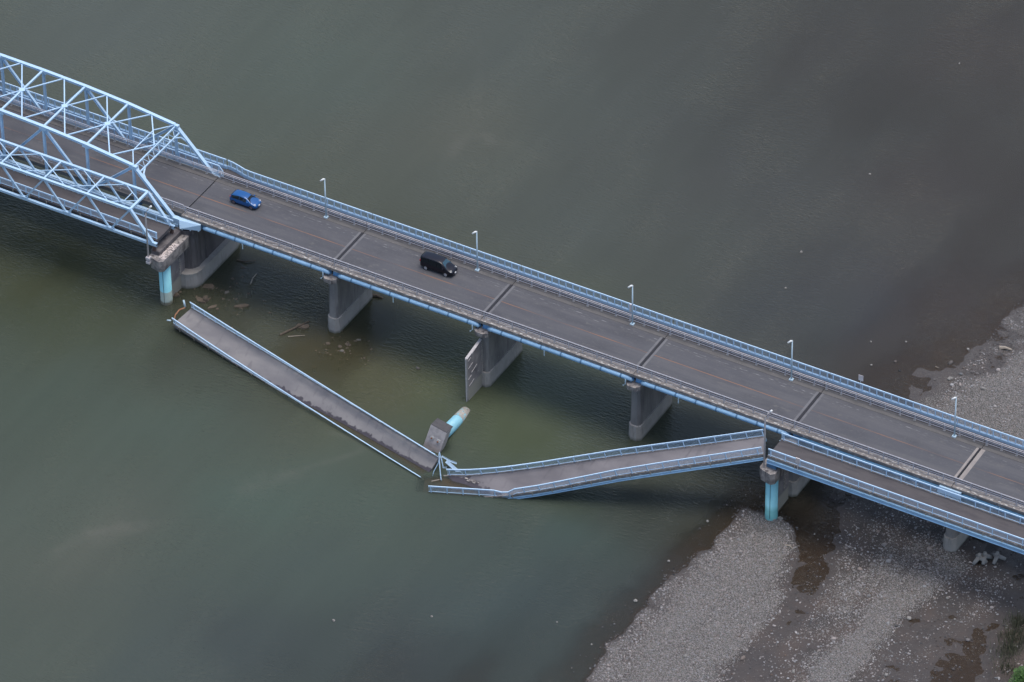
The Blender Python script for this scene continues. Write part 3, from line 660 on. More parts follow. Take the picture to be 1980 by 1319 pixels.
for k in range(11): mb.box(bxs[k]-.12, bxs[k]+.12, FN+.1, FF-.1, 9.75, 10.08)
mb.box(bxs[-1], -.5, -10.6, -10.4, 9.7, 10.09); mb.box(bxs[-1], -.5, -7.7, -7.5, 9.7, 10.09)
mb.build('floor_beams', M['darkcon'], FT)
railing(FT, mkpath([(bxs[-1],-10.55,10.35),(-.55,-10.55,10.35)]), M['railblue'], post=2.0, start=FP*10%2)
railing(FT, mkpath([(bxs[-1],-7.5,10.35),(-.1,-7.4,10.35)]), M['railblue'], post=2.0, start=FP*10%2)
x = -1.8
while x > bxs[-1]: mb = MB(); mb.box(x-.05, x+.05, -10.85, -10.76, 9.6, 10.3); mb.build('drain_tab', M['beige'], FT); x -= 2.6

# ================================================================ FOOTBRIDGE SPANS (intact and fallen)
def ruled(mb, A, B, th):
    """deck body: A, B lists of edge points; th list of downward normals"""
    n = len(A); vs = []
    for a, b_, d in zip(A, B, th): vs += [a, b_, b_+d, a+d]
    fs = []
    for i in range(n-1):
        k = i*4
        for j in range(4): jj = (j+1) % 4; fs.append((k+j, k+4+j, k+4+jj, k+jj))
    fs += [(0,1,2,3), ((n-1)*4+3, (n-1)*4+2, (n-1)*4+1, (n-1)*4)]
    mb.add(vs, fs)
def foot_span(name, label, far, near, mdeck, girdmat, rails, loc, cat='footbridge span', post_start=.4, gdepth=.5, gsel=(.02,.98), tabs=True):
    T = thing(name, loc, label, cat, 'footbridge spans')
    n = 24
    F_ = [path_at(far, path_len(far)*i/n) for i in range(n+1)]; N_ = [path_at(near, path_len(near)*i/n) for i in range(n+1)]
    A = [p for p, _ in F_]; B = [p for p, _ in N_]; U = [(u).normalized() for _, u in F_]
    mb = MB(); ruled(mb, [a.lerp(b_, .055) for a, b_ in zip(A, B)], [a.lerp(b_, .945) for a, b_ in zip(A, B)], [u*-.12 for u in U]); mb.build('deck_surface', mdeck, T)
    for lo, hi in ((0, .054), (.946, 1)):
        mb = MB(); ruled(mb, [a.lerp(b_, lo)+u*.07 for a, b_, u in zip(A, B, U)], [a.lerp(b_, hi)+u*.07 for a, b_, u in zip(A, B, U)], [u*-.42 for u in U]); mb.build('kerb', M['ledge'], T)
    mb = MB(); ruled(mb, [a.lerp(b_, .01)-u*.125 for a, b_, u in zip(A, B, U)], [a.lerp(b_, .99)-u*.125 for a, b_, u in zip(A, B, U)], [u*-.14 for u in U]); mb.build('deck_slab', M['concrete'], T)
    for q in gsel:
        mb = MB()
        for i in range(n):
            a = A[i].lerp(B[i], q)-U[i]*.27; b_ = A[i+1].lerp(B[i+1], q)-U[i+1]*.27
            mb.beam(a-U[i]*(gdepth/2+.10), b_-U[i+1]*(gdepth/2+.10), .26, gdepth, U[i]); mb.beam(a-U[i]*(gdepth+.10), b_-U[i+1]*(gdepth+.10), .40, .06, U[i])
        mb.build('girder', girdmat, T)
    if tabs:
        L_ = path_len(near); s = 1.2
        while s < L_:
            mb = MB()
            p, u = path_at(near, s); k_ = min(n, int(round(s/L_*n))); o_ = (B[k_]-A[k_]).normalized(); mb.beam(p+o_*.06+u*.02, p+o_*.1-u*.55, .08, .08, (1,0,.02)); mb.build('drain_tab', M['beige'], T); s += 2.55
    if rails:
        for pts in rails: railing(T, pts, M['railblue'], start=post_start)
    return T
FZ = 10.3
def inset(p, z=.07): return p
foot_span('footbridge_span', 'upright footbridge span on the turquoise column at right, its two railings running off the frame',
  mkpath([(87.75,-6.85,FZ),(132,-6.75,FZ)]), mkpath([(87.75,-10.5,FZ),(132,-10.5,FZ)]), M['walk'], M['blue3'] if 'blue3' in M else M['blue2'],
  [mkpath([(87.8,-6.98,FZ+.1),(132,-6.9,FZ+.1)]), mkpath([(87.8,-10.4,FZ+.1),(132,-10.4,FZ+.1)])], (110,-8.7,9.0), post_start=.35, gsel=(.0,1.02))

# fallen decks -------------------------------------------------------------
def deckmat(name, base, dust):
    m = mat(name, base, .9, noise=[((.22,.55,.3), 6, .36, .66, dust), ((1.6,.25,1), 4, .58, .75, tuple(c*.86 for c in base)), ((.9,.5,1), 5, .62, .8, base), (7, 4, .6, .9, tuple(c*.8 for c in dust))])
    zband(m, .16, .26, (.050,.045,.055), .5, nz=.38, nscale=1.3)
    return zband(m, -.10, .0, (.150,.130,.105), .8, nz=.03, nscale=2)
M['deckA'] = deckmat('dusty_fallen_deck', (.15,.145,.15), (.215,.205,.20))
M['deckB'] = deckmat('grey_fallen_deck', (.125,.118,.125), (.175,.165,.17))
A0, A1 = Vector((4.62,-11.2,1.60)), Vector((47.3,-21.05,1.36))
ax = (A1-A0).normalized(); lat = Vector((ax.y, -ax.x, 0)).normalized()   # towards the camera side
farA, nearA = [], []
for i in range(13):
    t_ = i/12; p = A0.lerp(A1, t_); p.z += .10*math.sin(t_*math.pi)
    ro = R(11+25*(1-(1-t_)**2)); dirn = lat*math.cos(ro)-Vector((0,0,1))*math.sin(ro); up = lat*math.sin(ro)+Vector((0,0,1))*math.cos(ro)
    farA.append((p, up)); nearA.append((p+dirn*3.55, up))
SA = foot_span('fallen_footbridge_span', 'fallen dusty footbridge span lying twisted in the river at left, near side under water', farA, nearA, M['deckA'], M['darkcon'],
   [[(a.lerp(b_, .03)+u*.08, u) for (a, u), (b_, _) in zip(farA, nearA)], [(a.lerp(b_, .97)+u*.08, u) for (a, u), (b_, _) in zip(farA, nearA)]], (24,-17,.3), post_start=.5, gdepth=.3, gsel=(.08,.92))
mb = MB(); e0 = nearA[0][0].lerp(farA[0][0], .12); e1 = nearA[0][0].lerp(farA[0][0], .75)
mb.tube([e0+Vector((-.1,-.1,.25)), e0.lerp(e1, .3)+Vector((-.5,0,.5)), e0.lerp(e1, .7)+Vector((-.6,0,.6)), e1+Vector((-.3,0,.55))], .09, 8); mb.build('rusty_conduit', M['rust'], SA, smooth=True)
mb = MB(); q_ = e1+Vector((-.35,.1,.6)); mb.tube([q_, q_+Vector((-.25,.1,.9))], .13, 10); mb.build('torn_pipe_end', M['lamp'], SA, smooth=True); mb = MB(); mb.tube([nearA[0][0]+Vector((-.2,-.1,.6)), nearA[0][0]+Vector((-.75,-.2,.5))], .1, 10); mb.build('torn_pipe_end', M['lamp'], SA, smooth=True)

fB = [((46.6,-23.4,-.55)),((49.2,-22.25,.10)),((51.5,-21.21,.22)),((53.3,-20.42,.6)),((55.4,-19.5,1.1)),((57.1,-18.7,1.5)),((60.1,-17.4,2.35)),((63.0,-16.1,3.2)),((69.0,-13.45,4.95)),((74.8,-10.85,6.45)),((80.5,-8.3,8.0)),((85.2,-6.2,9.3))]
dB = (Vector((85.2,-6.2,0))-Vector((49.2,-22.25,0))).normalized(); latB = Vector((dB.y, -dB.x, 0))
offs = [-.35,-.45,-.5,-.75,-.95,-.95,-.9,-.75,-.35,-.1,.0,.1]
farB, nearB = [], []
for p, dz in zip(fB, offs):
    p = Vector(p); q = p+latB*3.7+Vector((0,0,dz)); farB.append([p, None]); nearB.append([q, None])
for L1 in (farB, nearB):
    for i in range(len(L1)):
        a = farB[max(0, i-1)][0]; b_ = farB[min(len(farB)-1, i+1)][0]; d = (b_-a).normalized(); c_ = (nearB[i][0]-farB[i][0]).normalized()
        u = c_.cross(d) if c_.cross(d).z > 0 else d.cross(c_); L1[i][1] = u.normalized()
farB = [tuple(a) for a in farB]; nearB = [tuple(a) for a in nearB]
railF = [(a.lerp(b_, .03)+u*.08, u) for (a, u), (b_, _) in list(zip(farB, nearB))[1:]]
railN = [(a.lerp(b_, .97)+u*.08, u) for (a, u), (b_, _) in list(zip(farB, nearB))[5:]]
railN = mkpath([((48.75,-26.15,.02),(0,-.08,1)),((56.6,-22.85,.12),(0,-.1,1)),((57.8,-22.45,-.05),(.05,-.25,1))])+railN[0:]
SB = foot_span('fallen_footbridge_span', 'fallen footbridge span sloping up from the water, its near railing kinked', farB, nearB, M['deckB'], M['blue2'],
   [railF, railN], (66,-17,2.5), post_start=.3, gdepth=.28, gsel=(.01,1.0))

# torn strips of railing between the two fallen spans
TR_ = thing('torn_railing', (48.2,-21.6,.2), 'twisted torn pale blue railing strips where the two fallen spans meet', 'railing')
def strip(pts, w_, name='bent_rail'):
    mb = MB()
    for a, b_ in zip(pts, pts[1:]): mb.beam(a, b_, w_, .05, (0,-.6,1))
    for a, b_ in zip(pts, pts[1:]):
        a = Vector(a); b_ = Vector(b_)
        for q in (.2,.5,.8): c_ = a.lerp(b_, q); mb.beam(c_, c_+Vector((.1,-.1,.3)), .04, .04); mb.beam(a+Vector((.1,-.1,.3)), b_+Vector((.1,-.1,.3)), .04, .04)
    mb.build(name, M['balu'], TR_)
strip([(47.2,-20.9,1.9),(47.9,-21.5,1.4),(48.4,-22.0,.7),(48.9,-22.0,.9)], .09)
strip([(47.3,-21.1,1.9),(47.9,-22.0,1.2),(48.6,-23.0,.35),(49.0,-23.5,-.1)], .13)
strip([(47.4,-21.0,1.7),(47.6,-21.8,1.0),(47.4,-22.6,.2),(47.5,-23.2,-.4)], .10)
strip([(47.5,-20.8,1.3),(48.6,-20.6,.8),(49.4,-20.4,.6)], .14)
strip([(48.2,-20.9,.9),(49.6,-21.0,.2),(50.6,-21.0,-.3)], .42, 'bent_panel')
mb = MB(); mb.beam((48.0,-24.2,-.02), (48.8,-23.6,.14), .12, .08); o = mb.build('driftwood', M['wood'], loc=(48.4,-23.9,0)); tag(o, 'thin pale stick floating between the two broken footbridge ends', 'driftwood')
mb = MB()
for j in range(16):
    x, y = rnd.gauss(52.6, .5), rnd.gauss(-22.0, .22); s = rnd.uniform(.06, .2); mb.box(x-s, x+s, y-s*.6, y+s*.6, -.05+.15*rnd.random(), .18+.15*rnd.random())
o = mb.build('broken_concrete', M['capcon'], loc=(52.6,-22,.1)); tag(o, 'heap of pale broken concrete bits on the far edge of the sunken deck', 'debris')

# ================================================================ PIERS
M['edgecon'] = mat('pale_torn_concrete', (.46,.44,.43), .9, noise=[(4, 4, .45, .8, (.28,.26,.26))])
def nose_poly(hw, y0, y1, ch, n=2):
    """plan outline with chamfered / rounded ends"""
    pts = []
    for (yy, s) in ((y0, -1), (y1, 1)):
        for j in range(n+1):
            a = math.pi*(j/n)
            pts.append((-math.cos(a)*hw*s*-1 if s == 1 else -math.cos(a)*hw, yy+s*ch*math.sin(a)-s*0))
    return pts
def octo(hw, y0, y1, c):
    return [(-hw, y1-c), (-hw, y0+c), (-hw+c, y0), (hw-c, y0), (hw, y0+c), (hw, y1-c), (hw-c, y1), (-hw+c, y1)]
def shift(pl, x): return [(a+x, b_) for a, b_ in pl]
def main_pier(x, label, slab=None, wall=None, height0=-3.2):
    T = thing('bridge_pier', (x, -.7, 0), label, 'bridge pier', 'concrete piers of the road bridge')
    mb = MB(); mb.prism(shift(octo(.95, -5.3, 3.9, .5), x), height0, 2.3, shift(octo(.86, -5.15, 3.8, .45), x)); mb.build('footing', M['concrete_light'], T)
    mb = MB(); mb.prism(shift(octo(.70, -4.9, 3.6, .3), x), 2.3, 8.4, shift(octo(.62, -4.75, 3.5, .28), x)); mb.build('shaft', M['concrete'], T)
    mb = MB(); mb.prism(shift(octo(.68, -4.8, 3.6, .3), x), 8.15, 8.5, shift(octo(1.0, -5.75, 3.9, .5), x)); mb.prism(shift(octo(1.0, -5.75, 3.9, .5), x), 8.502, 9.12)
    mb.build('cap', M['capcon'], T)
    if slab:
        mb = MB(); y0, y1, z0, z1 = slab
        mb.add([(x-.4,y0,-.6),(x-.1,y0,-.6),(x-.1,y0,z0),(x-.4,y0,z0),(x-.4,y1,-.6),(x-.1,y1,-.6),(x-.1,y1,z1),(x-.4,y1,z1)],
               [(0,1,2,3),(7,6,5,4),(0,4,5,1),(1,5,6,2),(2,6,7,3),(3,7,4,0)]); o = mb.build('torn_wall', M['darkcon2'], T)
        o['label'] = 'thin torn concrete wall left sticking out of the pier nose'
        mb = MB(); mb.beam((x-.25, y0-.03, -.5), (x-.25, y0-.03, z0+.03), .36, .10, (1,0,0)); mb.beam((x-.25, y0-.05, z0), (x-.25, y1, z1), .36, .10, (0,0,1)); mb.build('pale_torn_edge', M['edgecon'], T)
        mb = MB()
        for q, l0, l1 in ((.2,.3,1.5),(.37,.1,.9),(.46,.9,2.3),(.62,.1,1.2),(.8,.15,.8),(.88,1.1,2.6)): zz = z0*q+.9; mb.beam((x-.08, y0+l0, zz), (x-.08, y0+l1, zz+.3*(l1-l0)), .05, .07, (1,0,0))
        mb.build('exposed_ribs', M['edgecon'], T)
        mb = MB(); rr = random.Random(3); z = .4
        while z < z1: mb.box(x-.47, x-.03, y1-.1-.12*rr.random(), y1+.12, z, z+.1+.12*rr.random()); z += .3
        mb.box(x-.44, x-.06, y0-.05, y0, -.4, z0+.05); mb.build('broken_edge', M['concrete_light'], T)
    return T
M['darkcon2'] = mat('stained_wall', (.22,.205,.205), .9, noise=[((.8,.8,.6), 6, .42, .7, (.12,.112,.12)), ((2,2,2), 4, .62, .8, (.36,.34,.32))])
zband(M['darkcon2'], 1.9, 2.3, (.27,.26,.225), nz=.1)
main_pier(22.0, 'octagonal nosed concrete pier beneath the black minivan span, nearest the brown rubble')
main_pier(44.3, 'concrete pier with a thin torn wall slab sticking out of its nose', slab=(-8.6, -5.0, 6.9, 7.5))
main_pier(66.1, 'octagonal nosed concrete pier rising just behind the sloping fallen span')
main_pier(88.1, 'dark concrete pier directly behind the upright right turquoise column')
main_pier(110.0, 'squat concrete pier on the gravel below the pale joint')

# big pier under the end of the truss
P0 = thing('bridge_pier', (0, -1.5, 0), 'large round nosed concrete pier under the end of the truss bridge', 'bridge pier', 'concrete piers of the road bridge')
def rnd_poly(hw, y0, y1, n=8, x=0):
    pts = []
    for j in range(n+1): a = math.pi*j/n; pts.append((x-hw*math.cos(a), y0+hw-hw*math.sin(a)))
    for j in range(n+1): a = math.pi*j/n; pts.append((x+hw*math.cos(a), y1-hw+hw*math.sin(a)))
    return pts
mb = MB(); mb.prism(rnd_poly(2.25, -7.0, 6.0), -3.2, 2.15, rnd_poly(2.05, -6.8, 5.8)); mb.prism(rnd_poly(2.12, -6.87, 5.87), 2.152, 2.38); mb.build('footing', M['concrete_light'], P0, smooth=False)
mb = MB(); mb.prism(rnd_poly(1.35, -5.6, 5.0), 2.38, 8.0, rnd_poly(1.15, -5.4, 4.9)); mb.build('shaft', M['darkcon'], P0)
for y in (-4.2,-2.2): mb = MB(); mb.box(1.1, 1.42, y-.25, y+.25, 2.4, 8.0); mb.build('buttress', M['darkcon'], P0)
mb = MB(); mb.prism(rnd_poly(1.45, -6.0, 5.3), 8.0, 8.9); mb.build('cap', M['darkcon'], P0)

M['barefoot'] = mat('stripped_column_foot', (.36,.33,.29), .8, noise=[(2.2, 5, .5, .6, (.22,.46,.52)), (6, 4, .6, .7, (.10,.09,.08))])
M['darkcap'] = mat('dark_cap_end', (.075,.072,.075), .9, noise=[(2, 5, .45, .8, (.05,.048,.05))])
M['turq_f'] = mat('toppled_turquoise_paint', (.24,.52,.62), .5, noise=[(1.5, 5, .5, .8, (.30,.58,.66))])  # bluer turquoise of the toppled column
M['palecap'] = mat('pale_cap_concrete', (.50,.44,.41), .9, noise=[((1.2,1.2,1.2), 6, .45, .75, (.30,.265,.25)), (5, 5, .6, .8, (.56,.52,.49))], bump=(6,.5,.06))
def foot_pier(T, mt, capmat, mtx=None, conc_y=0, cap_len=(-1.9, 5.6), wall=True, short=False):
    """local frame: column axis at the origin, z up from the water; cap reaches back to the road pier (+y)"""
    X = mtx or Matrix.Identity(4)
    def bld(mb, n, mt_, **k):
        mb.v = [tuple(X @ Vector(v)) for v in mb.v]; return mb.build(n, mt_, T, **k)
    mb = MB(); n = 28
    mb.tube([(0,0,-3.0 if not short else 1.7), (0,0,.6 if not short else 1.75), (0,0,.62 if not short else 1.8), (0,0,6.45)], [.80,.80,.78,.78], n); c = bld(mb, 'column', mt, smooth=True)
    if short:
        mb = MB(); mb.tube([(0,0,-.8), (0,0,1.7)], [.79,.79], n); bld(mb, 'bare_column_foot', M['barefoot'], smooth=True)
        mb = MB(); mb.box(-1.2, 1.1, cap_len[1]+.002, cap_len[1]+.06, 6.45, 8.25); bld(mb, 'cap_end', M['darkcap'])
    if not short or True:
        mb = MB(); mb.box(.16, .20, -.80, -.765, .2, 6.3); bld(mb, 'weld_seam', M['dark'])
    mb = MB(); y0, y1 = cap_len
    pl = [(-1.15,y0+.5),(-.9,y0+.1),(.55,y0-.25),(1.0,y0+.15),(1.0,y1),(-1.15,y1)]; pl2 = [(-1.2,y0+.35),(-.9,y0),(.65,y0-.4),(1.1,y0),(1.1,y1),(-1.2,y1)]
    mb.prism(pl, 6.45, 7.1, pl2); mb.prism(pl2, 7.102, 8.25); bld(mb, 'cap', capmat)
    if wall:
        mb = MB(); mb.box(-.3, .15, .7, y1, -3, 6.44); bld(mb, 'web_wall', M['darkcon2'])
        mb = MB(); rr = random.Random(5); z = 2.4
        while z < 6.4: mb.box(-.36, .26, y1-1.3-.1*rr.random(), y1-1.15+.1*rr.random(), z, z+.1+.15*rr.random()); z += .34
        bld(mb, 'broken_joint', M['concrete_light'])
    return c
FPL = thing('footbridge_pier', (0, -10.15, 0), 'upright turquoise column with rough concrete cap at left below the truss footbridge', 'footbridge pier', 'turquoise footbridge piers')
foot_pier(FPL, M['turq_l'], M['capcon'], Matrix.Translation((0, -10.15, 0)), cap_len=(-1.75, 4.4))
mb = MB(); mb.box(-1.2, .1, -11.2, -6.0, 8.26, 8.9); mb.build('backwall', M['darkcon'], FPL)
for y in (-11.2, -7.05): mb = MB(); mb.box(-.85, -.45, y-.16, y+.16, 8.9, 9.72); mb.build('bearing', M['oldrust'], FPL)
mb = MB(); rr = random.Random(9)
for j in range(90):
    x, y = rr.uniform(.2, 1.05), rr.uniform(-11.6, -8.2); s = rr.uniform(.05, .16); mb.box(x-s, x+s, y-s, y+s, 8.2, 8.26+rr.uniform(.02, .14))
mb.build('broken_mortar', M['palecap'], FPL)
FPR = thing('footbridge_pier', (88.1, -9.85, 0), 'upright turquoise column standing on the gravel edge at right', 'footbridge pier', 'turquoise footbridge piers')
foot_pier(FPR, M['turq_r'], M['capcon2'] if 'capcon2' in M else M['capcon'], Matrix.Translation((88.1, -9.85, .3)), cap_len=(-1.35, 4.2))
mb = MB()
for y in (-10.2, -7.1): mb.box(87.6, 88.9, y-.25, y+.25, 8.56, 9.0)
mb.build('bearing', M['girderdark'], FPR)
# toppled pier
FPF = thing('footbridge_pier', (44.5, -13.5, .2), 'toppled turquoise column lying in the river with its concrete cap upended', 'footbridge pier', 'turquoise footbridge piers')
TM = Matrix.Translation((44.75, -10.9, -.35)) @ Matrix.Rotation(R(4), 4, 'Z') @ Matrix.Rotation(R(79), 4, 'X') @ Matrix.Rotation(R(-14), 4, 'Z')
foot_pier(FPF, M['turq_f'], M['palecap'], TM, cap_len=(-2.0, 2.3), wall=False, short=True)
mb = MB()
for (a, b_) in ((-.45,.6),(.45,.6)):
    mb.tube([(a, b_, 8.25), (a, b_, 8.33)], .28, 12)
mb.v = [tuple(TM @ Vector(v)) for v in mb.v]; mb.build('bearing_pad', M['white'], FPF)
mb = MB()
for (a, b_) in ((-.5,.55),(.4,.5)): mb.tube([(a, b_, 8.3), (a, b_, 8.4)], .13, 8)
mb.v = [tuple(TM @ Vector(v)) for v in mb.v]; mb.build('bearing_bolt', M['rust'], FPF)
mb = MB(); mb.tube([(.3,.0,-.95), (.5,-.1,-.6)], .35, 8); mb.v = [tuple(TM @ Vector(v)) for v in mb.v]; mb.build('rusty_stub', M['red'], FPF)

# ================================================================ LAMPS
def lamp(x, y, label):
    T = thing('street_lamp', (x, y, 10.53), label, 'street lamp', 'lamp posts along the road bridge')
    mb = MB(); mb.tube([(x, y, 10.53), (x, y, 16.8)], [.12, .08], 8); mb.build('pole', M['lamp'], T, smooth=True)
    mb = MB(); mb.box(x-.25, x+.25, y-.25, y+.25, 10.53, 10.68); mb.build('base', M['lamp'], T)
    mb = MB(); mb.tube([(x, y, 16.7), (x-.12, y-.12, 16.75), (x-.42, y-.4, 16.52)], [.12, .13, .11], 8); mb.build('lamp_head', M['lamphead'], T, smooth=True)
    return T
LX = 16.16; LS = 22.487
LL = ['pale lamp post on the far kerb between the blue hatchback and the second joint', 'pale lamp post on the far kerb just right of the black minivan',
      'pale lamp post with a small meter box at rail height, third from the left', 'pale lamp post on the far kerb behind the upper end of the fallen span',
      'pale lamp post against the gravel at the right end of the road']
L0 = lamp(LX, 3.6, LL[0])
for i in range(1, 5):
    c = copy_tree(L0, None, (LS*i, 0, 0), LL[i])
    if i == 2:
        mb = MB(); x = LX+LS*2; mb.box(x-.42, x-.16, 3.55, 3.75, 12.4, 13.6); mb.build('meter_box', M['beige2'] if 'beige2' in M else M['lampbeige'], None, loc=(0,0,0))
        ob = bpy.data.objects['meter_box']; base = c.location.copy()
        ob.data.transform(Matrix.Translation(-base)); ob.location = (0,0,0); ob.parent = c
def foot_lamp(x, y, zb, h_, label):
    T = thing('street_lamp', (x, y, zb), label, 'street lamp', 'curved beige lamp posts on the footbridge piers')
    mb = MB(); mb.tube([(x, y, zb), (x, y, zb+h_-1.4), (x+.05, y+.0, zb+h_-1.0), (x+.25, y+.15, zb+h_-.35), (x+.55, y+.35, zb+h_)], [.13,.10,.09,.07,.06], 8); mb.build('pole', M['lampbeige'], T, smooth=True)
    mb = MB(); mb.box(x-.28, x+.28, y-.25, y+.3, zb-.9, zb-.55); mb.box(x-.28, x+.28, y-.25, y+.3, zb-.25, zb+.1); mb.build('bracket', M['lampbeige'], T)
    mb = MB(); mb.tube([(x+.5, y+.3, zb+h_), (x+.72, y+.45, zb+h_+.22)], [.14, .12], 8); mb.build('lamp_head', M['lamphead'], T, smooth=True)
foot_lamp(-1.0, -12.15, 8.3, 8.1, 'tall curved beige lamp post on the left turquoise column')
foot_lamp(87.45, -10.75, 8.4, 9.0, 'tall curved beige lamp post on the right turquoise column')

# signs
T = thing('sign', (92.1, 5.75, 10.6), 'small blank white square sign seen from behind on the far railing', 'sign')
mb = MB(); mb.tube([(92.1,5.75,10.6),(92.1,5.75,12.3)], .05, 8); mb.build('pole', M['greyrail'], T)
mb = MB(); mb.box(91.8, 92.45, 5.72, 5.76, 12.25, 13.1); mb.build('panel', M['signw'] if 'signw' in M else M['lampbeige'], T)
T = thing('control_box', (91.85, -10.55, 10.2), 'small grey box on the near railing of the upright right footbridge', 'box')
mb = MB(); mb.box(91.65, 92.2, -10.62, -10.5, 11.0, 11.75); mb.build('cabinet', M['lampbeige'], T, bevel=.02)
mb = MB(); mb.tube([(91.92,-10.56,9.9),(91.92,-10.56,11.1)], .05, 8); mb.build('pole', M['lampbeige'], T)

# ================================================================ VEHICLES
def vehicle(name, label, cat, x, y, z, st, zs, paintm, rimm, wb, wr, glassm, cab, hl, tl, grp='vehicles crossing the road bridge'):
    """st: stations (x, half width, bottom z, belt z, roof z, roof half width); front at +x"""
    T = thing(name, (x, y, z), label, cat, grp)
    rings = []
    for (sx, hw, zb, zbelt, zr, rw) in st:
        half = [(0, zb), (hw*.86, zb), (hw*.985, zb+.16), (hw, lerp(zb, zbelt, .55)), (hw*.965, zbelt), (rw+.02 if zr > zbelt+.15 else hw*.9, max(zr-.07, zbelt+.01)), (rw*.82, zr), (0, zr+.02)]
        rings.append([(sx, p[0], p[1]) for p in half]+[(sx, -p[0], p[1]) for p in half[-2:0:-1]])
    n = len(rings[0]); mb = MB(); vs = [(x+a, y+b_, z+c) for r_ in rings for a, b_, c in r_]; fs = []
    for i in range(len(rings)-1):
        for j in range(n): jj = (j+1) % n; fs.append((i*n+j, i*n+jj, (i+1)*n+jj, (i+1)*n+j))
    fs += [tuple(range(n))[::-1], tuple((len(rings)-1)*n+j for j in range(n))]
    mb.add(vs, fs); body = mb.build('body', paintm, T, smooth=True)
    sm_ = body.modifiers.new('s', 'SUBSURF'); sm_.levels = 1; sm_.render_levels = 2
    def P_(i, j): return Vector(vs[i*n+j])
    def panel(nm, quads, off, mt):
        mb = MB()
        for q in quads:
            a, b_, c, d = q; nn = (b_-a).cross(d-a).normalized(); cen = Vector((x, y, z+.9)); mid = (a+b_+c+d)/4
            if nn.dot(mid-cen) < 0: nn = -nn
            cc_ = [p.lerp(mid, .06)+nn*off for p in (a, b_, c, d)]
            dd_ = [p-nn*.04 for p in cc_]
            mb.add(cc_+dd_, [(0,1,2,3),(0,4,5,1),(1,5,6,2),(2,6,7,3),(3,7,4,0)])
        return mb.build(nm, mt, T)
    for a, b_ in cab['side']:
        panel('side_window', [(P_(a,4), P_(b_,4), P_(b_,5), P_(a,5))], .02, M['glass'])
        panel('side_window', [(P_(a,n-4), P_(b_,n-4), P_(b_,n-5), P_(a,n-5))], .02, M['glass'])
    f0, f1 = cab['front']; panel('windscreen', [(P_(f0,6), P_(f1,5), P_(f1,n-5), P_(f0,n-6))], .025, glassm)
    f0, f1 = cab['rear']; panel('rear_window', [(P_(f0,5), P_(f1,6), P_(f1,n-6), P_(f0,n-5))], .025, M['glass'])
    hw = st[len(st)//2][1]
    for wx_ in wb:
        for s in (-1, 1):
            W_ = MB(); W_.tube([(x+wx_, y+s*(hw-.20), z+wr), (x+wx_, y+s*(hw+.012), z+wr)], wr, 20); wo = W_.build('wheel', M['tyre'], T)
            r_ = MB(); r_.tube([(x+wx_, y+s*(hw-.0), z+wr), (x+wx_, y+s*(hw+.025), z+wr)], wr*.68, 14); r_.build('rim', rimm, wo)
    for s in (-1, 1):
        h_ = MB(); cx, cy, cz = hl; h_.add([(x+cx-.32, y+s*(cy+.02), z+cz+.12), (x+cx-.02, y+s*(cy-.02), z+cz+.05), (x+cx+.05, y+s*(cy-.28), z+cz+.02), (x+cx-.14, y+s*(cy-.26), z+cz+.16),
              (x+cx-.32, y+s*(cy-.0), z+cz-.08), (x+cx-.0, y+s*(cy-.05), z+cz-.1), (x+cx+.05, y+s*(cy-.28), z+cz-.1), (x+cx-.14, y+s*(cy-.26), z+cz-.08)],
              [(0,1,2,3),(0,4,5,1),(1,5,6,2),(4,7,6,5),(0,3,7,4),(3,2,6,7)]); h_.build('headlight', M['headlamp'], T)
        cx, cy, cz = tl; h_ = MB(); h_.box(x+cx-.02, x+cx+.10, y+s*cy-.07, y+s*cy+.06, z+cz-.13, z+cz+.13); h_.build('taillight', M['red'], T)
        mx_ = x+cab['mirror'][0]; mz = z+cab['mirror'][1]; h_ = MB(); h_.box(mx_-.06, mx_+.1, y+s*(hw+.03)-.12, y+s*(hw+.03)+.12, mz-.07, mz+.08); h_.build('mirror', paintm, T, bevel=.02)
    h_ = MB(); fx = st[-1][0]; h_.box(x+fx+.0, x+fx+.05, y-.17, y+.17, z+.42, z+.6); h_.build('number_plate', M['plate'], T)
    return T
hatch = [(-2.02,.70,.32,.78,.84,.55),(-1.95,.80,.24,.86,.98,.60),(-1.72,.84,.20,.92,1.30,.62),(-1.30,.85,.18,.93,1.44,.62),(-.5,.85,.18,.92,1.49,.62),(.15,.85,.18,.90,1.46,.61),(.55,.85,.18,.89,1.33,.60),
         (1.28,.84,.18,.88,.93,.68),(1.65,.82,.19,.80,.86,.66),(1.92,.74,.22,.68,.74,.58),(2.04,.58,.28,.58,.62,.46)]
vehicle('hatchback', 'small blue hatchback car driving on the far lane of the road bridge', 'car', 5.55, 1.1, 10.505, hatch, 0, M['carblue'], M['rimd'], (-1.33, 1.30), .31, M['glass'],
        dict(side=[(2,4),(4,6)], front=(6,7), rear=(1,2), mirror=(.78,.98)), (1.86,.74,.70), (-1.93,.68,.90))
van = [(-2.38,.74,.36,1.0,1.55,.62),(-2.32,.84,.28,1.05,1.76,.66),(-2.0,.86,.22,1.07,1.86,.68),(-1.0,.865,.2,1.06,1.89,.69),(.1,.865,.2,1.04,1.88,.68),(.75,.865,.2,1.02,1.80,.67),
       (1.72,.85,.2,.98,1.08,.72),(2.05,.83,.22,.88,.97,.66),(2.28,.74,.25,.76,.84,.58),(2.38,.6,.3,.62,.68,.48)]
vehicle('minivan', 'black minivan driving on the far lane of the road bridge', 'van', 34.35, 1.33, 10.505, van, 0, M['carblack'], M['rim'], (-1.50, 1.42), .33, M['glassteal'],
        dict(side=[(1,3),(3,4),(4,5)], front=(5,6), rear=(0,1), mirror=(1.05,1.12)), (2.16,.74,.84), (-2.36,.76,1.25))

